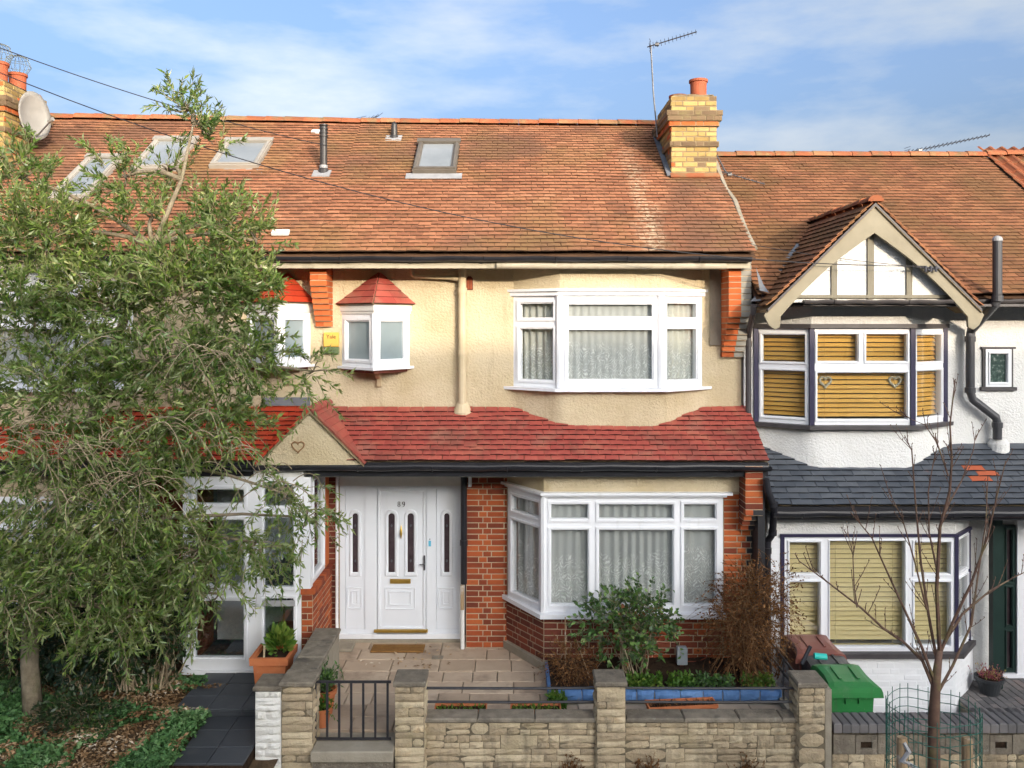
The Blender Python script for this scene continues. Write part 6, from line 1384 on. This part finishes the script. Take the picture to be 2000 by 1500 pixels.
# ------------------------------------------------------------------ plants
def olive():
    base = W(66, 1396, 9.2); base.z = -.03
    t = thing('olive_tree', 'tall bushy olive tree with narrow grey-green leaves filling the front garden', 'tree', base)
    nodes = [base, W(58, 1300, 9.2), W(60, 1200, 9.15), W(95, 1060, 9.1), W(150, 900, 9.0), W(205, 740, 8.9), W(250, 600, 8.85), W(300, 480, 8.8), W(355, 350, 8.8), W(378, 240, 8.8)]
    MB().tube(nodes, [.105, .09, .085, .075, .065, .055, .045, .033, .02, .01], 10).build('trunk', m_bark, t, True)
    # clumps: px, py, rx, ry, depth, twig density, droop
    C = [(45, 350, 85, 75, 8.7, .75, .0), (95, 460, 125, 95, 8.6, 1, .05), (60, 600, 150, 120, 8.5, .85, .1), (368, 215, 48, 62, 8.8, .46, -.15), (405, 262, 55, 45, 8.75, .48, -.1),
         (245, 345, 58, 70, 8.8, .42, -.1), (330, 335, 50, 60, 8.9, .26, -.1), (300, 425, 80, 75, 8.8, .5, -.05), (440, 440, 95, 75, 8.7, .72, 0.), (500, 470, 50, 60, 8.7, .5, -.1), (385, 560, 165, 105, 8.6, 1, .05), (215, 590, 125, 120, 8.7, .8, .05),
         (490, 570, 85, 90, 8.7, .95, .1), (480, 690, 105, 85, 8.6, 1, .2), (612, 725, 42, 50, 8.7, .5, .4), (330, 715, 150, 110, 8.5, .85, .15), (130, 760, 160, 110, 8.4, .9, .15), (440, 815, 95, 75, 8.5, 1, .3),
         (300, 870, 130, 90, 8.4, 1, .3), (90, 905, 140, 85, 8.4, .62, .4), (250, 990, 150, 95, 8.4, .95, .4), (560, 965, 80, 45, 8.6, .42, .6), (500, 1060, 85, 65, 8.55, .6, .6), (385, 1075, 100, 90, 8.5, .95, .45),
         (185, 1100, 150, 100, 8.4, 1, .4), (45, 1080, 110, 120, 8.4, 1, .3), (428, 1160, 55, 45, 8.55, .45, .6), (230, 1195, 95, 60, 8.5, .85, .4), (45, 1190, 85, 50, 8.5, .8, .3), (600, 1010, 40, 70, 8.65, .35, .7), (280, 1195, 60, 50, 8.5, .7, .5)]
    limb = MB(); tws = []; lim = []
    for px, py, rx, ry, d, den, dr in C:
        c = W(px, py, d+.15); k = min(range(2, len(nodes)), key=lambda i: (nodes[i]-c).length+max(0, nodes[i].z-c.z)*1.2); a = nodes[k]; m_ = a.lerp(c, .5)+Vector((U(-.1, .1), U(-.1, .1), .12+.2*(c-a).length*.3))
        pts = [a.lerp(m_, q).lerp(m_.lerp(c, q), q) for q in (0, .25, .5, .75, 1)]; limb.tube(pts, [.03, .026, .021, .016, .011], 6)
        rx_, ry_ = max(rx*.5, rx-34)*d/F, max(ry*.5, ry-34)*d/F; n = int(den*108*(rx*ry*d*d/F/F)/.25)
        P, v = ball(n, c, (rx_, .48, ry_)); P[:, 1] -= .1
        D = v*np.array([1, .9, .8])+RN.normal(size=v.shape)*.45+np.array([0, -.1, .45-dr*1.4]); L = RN.uniform(.16, .44, n)
        tws.append(curve_paths(P, D, L, 6, max(dr, -.05)*.9))
        ns = 7; P2, v2 = ball(ns, c, (rx_*.9, .4, ry_*.9)); lim.append(curve_paths(np.repeat(np.array(c)[None], ns, 0), P2-np.array(c), np.linalg.norm(P2-np.array(c), axis=1), 6, .0, .15))
    limb.build('limb', m_bark, t, True)
    lim = np.concatenate(lim); V, Q = tubes_np(lim, np.linspace(.010, .004, 6)[None].repeat(len(lim), 0), 5); np_obj('branch', V, Q, m_bark, t, 'stuff')
    tw = np.concatenate(tws); V, Q = tubes_np(tw, np.linspace(.0042, .0016, 6)[None].repeat(len(tw), 0), 3); np_obj('twig', V, Q, m_twig, t, 'stuff')
    P, D = twig_leaves(tw, 30, .10, 1.0, .12); leaves_obj('crown', P, D, .082, .019, m_olive, t, .45, 'stuff')
    # bare arching twigs in front
    S = []; Dd = []; Ln = []
    for px, py, n, ln, sx in ((40, 850, 34, .75, .8), (150, 880, 30, .7, .9), (330, 830, 18, .6, .8), (400, 690, 18, .5, .8), (250, 930, 26, .6, .9), (130, 980, 24, .55, .9), (470, 880, 12, .5, 1.), (540, 940, 10, .5, 1.), (60, 1180, 16, .5, .8), (300, 660, 14, .5, .8)):
        c = np.array(W(px, py, 8.02)); S.append(c+RN.normal(size=(n, 3))*np.array([.16, .10, .06])); Dd.append(RN.normal(size=(n, 3))*np.array([sx, .35, .25])+np.array([.15, -.1, .55])); Ln.append(RN.uniform(.6, 1.2, n)*ln)
    S, Dd, Ln = np.concatenate(S), np.concatenate(Dd), np.concatenate(Ln); bt = curve_paths(S, Dd, Ln, 9, 1.15, .08); V, Q = tubes_np(bt, np.linspace(.0055, .0018, 9)[None].repeat(len(bt), 0), 4); np_obj('bare_twig', V, Q, m_twig, t, 'stuff')
    P, D = twig_leaves(bt, 9, .4, 1., -.1); leaves_obj('hanging_leaves', P, D, .08, .018, m_olive, t, .3, 'stuff')
olive()
bush('evergreen_shrub', 'dark glossy evergreen shrub on bare stems nearest the porch door', 'shrub', W(310, 1345, 9.85), W(318, 1150, 9.95), (.36, .28, .85), 14, 330, 12, .075, .032, m_evergreen, m_twig, .24, .25, stem_r=.014)
bush('evergreen_shrub', 'dark dense evergreen shrub below the middle of the olive tree', 'shrub', W(255, 1345, 9.65), W(225, 1200, 9.75), (.62, .35, .6), 16, 520, 12, .075, .032, m_evergreen, m_twig, .24, .25, stem_r=.012)
bush('evergreen_shrub', 'bluish-leaved shrub tucked behind the olive trunk', 'shrub', W(170, 1350, 9.7), W(150, 1250, 9.8), (.6, .35, .5), 10, 300, 11, .06, .03, m_bluegreen, m_twig, .2, .25)
bush('evergreen_shrub', 'yellow-green low shrub just beside the foot of the olive trunk', 'shrub', W(150, 1430, 9.0), W(150, 1400, 8.95), (.36, .25, .18), 10, 170, 11, .06, .024, m_evergreen, m_twig, .2, .3)
bush('evergreen_shrub', 'dark evergreen shrub behind the olive trunk at the edge of the picture', 'shrub', (-5.95, 10.0, -.02), (-5.75, 9.95, .62), (.55, .35, .62), 12, 330, 12, .075, .032, m_evergreen, m_twig, .24, .25)
# ground cover and leaf litter of the neighbour's garden
def patch(n, x0, x1, y0, y1, thr, seed, inv=False):
    P = np.stack([RN.uniform(x0, x1, n), RN.uniform(y0, y1, n), np.zeros(n)], 1); k = np.array([mnoise.noise((p[0]*1.5+seed, p[1]*1.7, seed)) for p in P]); return P[(k > thr) != inv], k[(k > thr) != inv]
P, k = patch(40000, -7.2, -3.30, 7.9, 10.1, -.06, 4.7)
keep = (P[:, 0] < -3.70+.1*np.sin(P[:, 1]*9)) | (P[:, 1] < 9.3); P, k = P[keep], k[keep]
P[:, 2] = -.01+RN.uniform(0, 1, len(P))**.7*(.05+.14*np.clip(k+.06, 0, .6)); leaves_obj('ground_cover', P, RN.normal(size=P.shape)*np.array([1, 1, .45])+np.array([0, -.2, .25]), .046, .032, m_cover, None, .75, 'stuff', roll=.6)
P, k = patch(14000, -7.2, -3.34, 7.9, 10.2, .10, 4.7, True); P[:, 2] = -.005+RN.uniform(0, .025, len(P))+np.where(k > -.06, .06, 0); leaves_obj('leaf_litter', P, RN.normal(size=P.shape)*np.array([1, 1, .22]), .05, .024, m_litter, None, .5, 'stuff', roll=.25)
# bed plants
bush('rose_bush', 'leafy green rose bush in front of the ground floor bay', 'shrub', W(1218, 1318, 9.95), W(1225, 1222, 9.95), (.56, .24, .36), 13, 200, 9, .062, .042, m_rose, m_twig, .2, .15, stem_r=.010)
bush('rose_bush', 'taller shoot of bright green leaves rising over the bay sill', 'shrub', W(1250, 1318, 10.05), W(1248, 1185, 10.05), (.30, .16, .20), 7, 90, 10, .055, .034, m_rose, m_twig, .2, .1, stem_r=.009)
bush('dead_shrub', 'tall tangled brown leafless shrub against the party wall', 'shrub', W(1462, 1325, 9.95), W(1458, 1210, 9.95), (.34, .25, .60), 30, 950, 4, .034, .019, m_dry, m_drytwig, .32, .35, stem_r=.009, leafname='dry_leaves')
bush('dead_shrub', 'wispy dry twigs spreading from the brown shrub over the white wall', 'shrub', W(1520, 1325, 10.1), W(1515, 1165, 10.1), (.24, .18, .45), 8, 260, 4, .026, .018, m_dry, m_drytwig, .22, .3, stem_r=.006, leafname='dry_leaves')
bush('dead_shrub', 'small clump of brown dead stems by the bed corner', 'shrub', W(1115, 1340, 9.85), W(1118, 1295, 9.85), (.26, .16, .22), 12, 320, 4, .035, .014, m_dry, m_drytwig, .2, .15, stem_r=.005, leafname='dry_leaves')
for px, w_, m__, lab in ((1260, .34, m_lime, 'bright green low clump in the bed beside the middle pier'), (1330, .24, m_lime, 'yellow-green low clump in the bed below the outlet box'), (1395, .36, m_rose, 'low green clump in the bed before the brown shrub'), (1480, .30, m_lime, 'pale green seedlings in the bed nearest the party line'), (1095, .16, m_lime, 'tuft of green weeds at the corner of the blue edging')):
    c = Vector((X(px, 9.72), 9.72, .10)) if px > 1100 else Vector((X(1088, 9.45), 9.45, .0)); t = thing('bedding_plant', lab, 'plant', c, 'low plants in the bed'); n = 380
    P = np.stack([RN.uniform(-1, 1, n)*w_*.6, RN.uniform(-1, 1, n)*.12, np.zeros(n)], 1)+np.array(c); P[:, 2] += RN.uniform(0, .13, n)
    leaves_obj('foliage', P, RN.normal(size=P.shape)*.8+np.array([0, -.2, .6]), .05, .028, m__, t)
for px, py0, py1, lab in ((1104, 1205, 1300, 'thin grey cane standing in the bed'), (1140, 1250, 1325, 'leaning bamboo cane beside the dead stems')):
    tag(MB().tube([W(px+(12 if px > 1120 else 0), py1, 9.9), W(px-(14 if px > 1120 else 0), py0, 9.9)], .006, 6).build('garden_cane', m_stake), lab, 'cane', 'garden canes')
# weeds on the wall face
for px, py, w_, lab in ((1268, 1478, .09, 'brown dead weed at the foot of the wall beside the middle pier'), (1115, 1490, .07, 'small brown weed at the foot of the wall near the gate'), (1460, 1498, .09, 'dry weed at the foot of the wall towards the end pier')):
    c = W(px, py, 8.60); t = thing('dead_weed', lab, 'weed', (c.x, c.y, -.5), 'weeds along the wall'); n = 60
    tw = curve_paths(np.array([[c.x, 8.63, -.45]]).repeat(n, 0)+RN.normal(size=(n, 3))*np.array([w_*.25, .015, .02]), RN.normal(size=(n, 3))*np.array([.25, .1, .1])+np.array([0, -.05, 1.]), RN.uniform(.15, .36, n), 6, .1); V, Q = tubes_np(tw, np.full((n, 6), .0025), 3); np_obj('stem', V, Q, m_drytwig, t, 'stuff'); P, D = twig_leaves(tw, 8, .1, 1.1); leaves_obj('dry_leaves', P, D, .028, .014, m_dry, t)
# street tree in its guard
def street_tree():
    d = 6.8; base = Vector((X(1822, d), d, -.49)); t = thing('street_tree', 'slender bare young street tree inside a green wire guard', 'tree', base)
    MB().tube([base, W(1824, 1480, d), W(1824, 1400, d), W(1828, 1330, d), W(1835, 1270, d)], [.055, .048, .043, .036, .024], 10).build('trunk', m_bark2, t, True)
    B = [([(1826, 1352), (1800, 1290), (1760, 1252), (1725, 1228), (1678, 1186), (1610, 1130), (1560, 1095)], .016), ([(1828, 1338), (1798, 1262), (1772, 1205), (1740, 1130), (1700, 1050), (1660, 1000)], .014), ([(1830, 1300), (1815, 1200), (1800, 1100), (1790, 980), (1778, 880), (1768, 850)], .014),
         ([(1834, 1275), (1832, 1150), (1838, 1030), (1852, 960), (1858, 900), (1857, 830), (1868, 740)], .018), ([(1855, 930), (1832, 865), (1808, 830), (1772, 815)], .008), ([(1834, 1280), (1862, 1215), (1895, 1140), (1930, 1050), (1950, 960), (1966, 900)], .015),
         ([(1838, 1262), (1880, 1200), (1930, 1155), (1975, 1130), (2010, 1112)], .012), ([(1830, 1355), (1860, 1300), (1900, 1220), (1912, 1130), (1924, 1020), (1930, 930)], .014), ([(1812, 1190), (1790, 1100), (1760, 1010), (1735, 960)], .009), ([(1845, 1000), (1880, 940), (1900, 880), (1905, 840)], .008), ([(1676, 1186), (1670, 1140), (1668, 1080), (1655, 1040)], .007), ([(1832, 1130), (1815, 1040), (1812, 960), (1826, 900), (1835, 860)], .009)]
    rr = random.Random(5)
    for k, (pts, r) in enumerate(B):
        dd = rr.uniform(-.25, .35); n = len(pts); P = [W(px+rr.uniform(-3, 3), py, d+dd*i/(n-1)) for i, (px, py) in enumerate(pts)]
        mb = MB().tube(P, [r*(1-.75*i/(n-1)) for i in range(n)], 6)
        for i in range(1, n):
            for s in range(3):
                q = P[i-1].lerp(P[i], rr.random()); D = ((P[i]-P[i-1]).normalized()+Vector((rr.uniform(-.9, .9), rr.uniform(-.6, .6), rr.uniform(-.1, .6)))).normalized(); L = rr.uniform(.04, .24)
                m_ = q+D*L*.5+Vector((0, 0, L*.06)); e = q+D*L+Vector((0, 0, L*.2)); mb.tube([q, m_, e], [.0035, .003, .002], 4)
                for f in (.4, .7, 1.): z = q.lerp(e, f); mb.tube([z, z+Vector((rr.uniform(-.012, .012), 0, .014))], [.005, .002], 4)
        mb.build('branch', m_bark2, t)
    g = thing('tree_guard', 'green welded wire mesh guard round the street tree', 'tree guard', base+Vector((0, 0, 0))); rad = .345; zt_ = Z(1372, d)
    for k in range(26):
        q = 2*math.pi*k/26; x, y = base.x+rad*math.cos(q), d+rad*math.sin(q); MB().tube([(x, y, -.48), (x+U(-.008, .008), y, .4), (x+U(-.006, .006), y, zt_+.015*math.sin(k))], .0035, 4).build('wire', m_wiregreen, g)
    z = -.4; i = 0
    while z < zt_:
        MB().tube([(base.x+rad*math.cos(2*math.pi*k/26), d+rad*math.sin(2*math.pi*k/26), z+.015*math.sin(k)*(z > 1)) for k in range(27)], .0035, 4, False).build('wire_ring', m_wiregreen, g); z += .075 if z > .95 else (.1 if z > .6 else .15)
    for px, dy, lab in ((1762, -.18, 'weathered wooden stake nearer the bins inside the tree guard'), (1889, .05, 'weathered wooden stake nearer the landing inside the tree guard')):
        dd = d+dy; x = X(px, dd); zt__ = Z(1440, dd); mb = MB().lathe((x, dd, -.49), [(.042, 0), (.042, zt__+.46), (.034, zt__+.49)], 12); tag(mb.build('tree_stake', m_stake), lab, 'stake', 'tree stakes')
    st_ = MB().tube([W(1765, 1450, d-.21), W(1775, 1468, d-.23), W(1762, 1485, d-.22), W(1790, 1500, d-.15)], [.018, .02, .02, .016], 6); tag(st_.build('tree_strap', m_leadw), 'torn pale strap tied round one tree stake', 'strap')
street_tree()
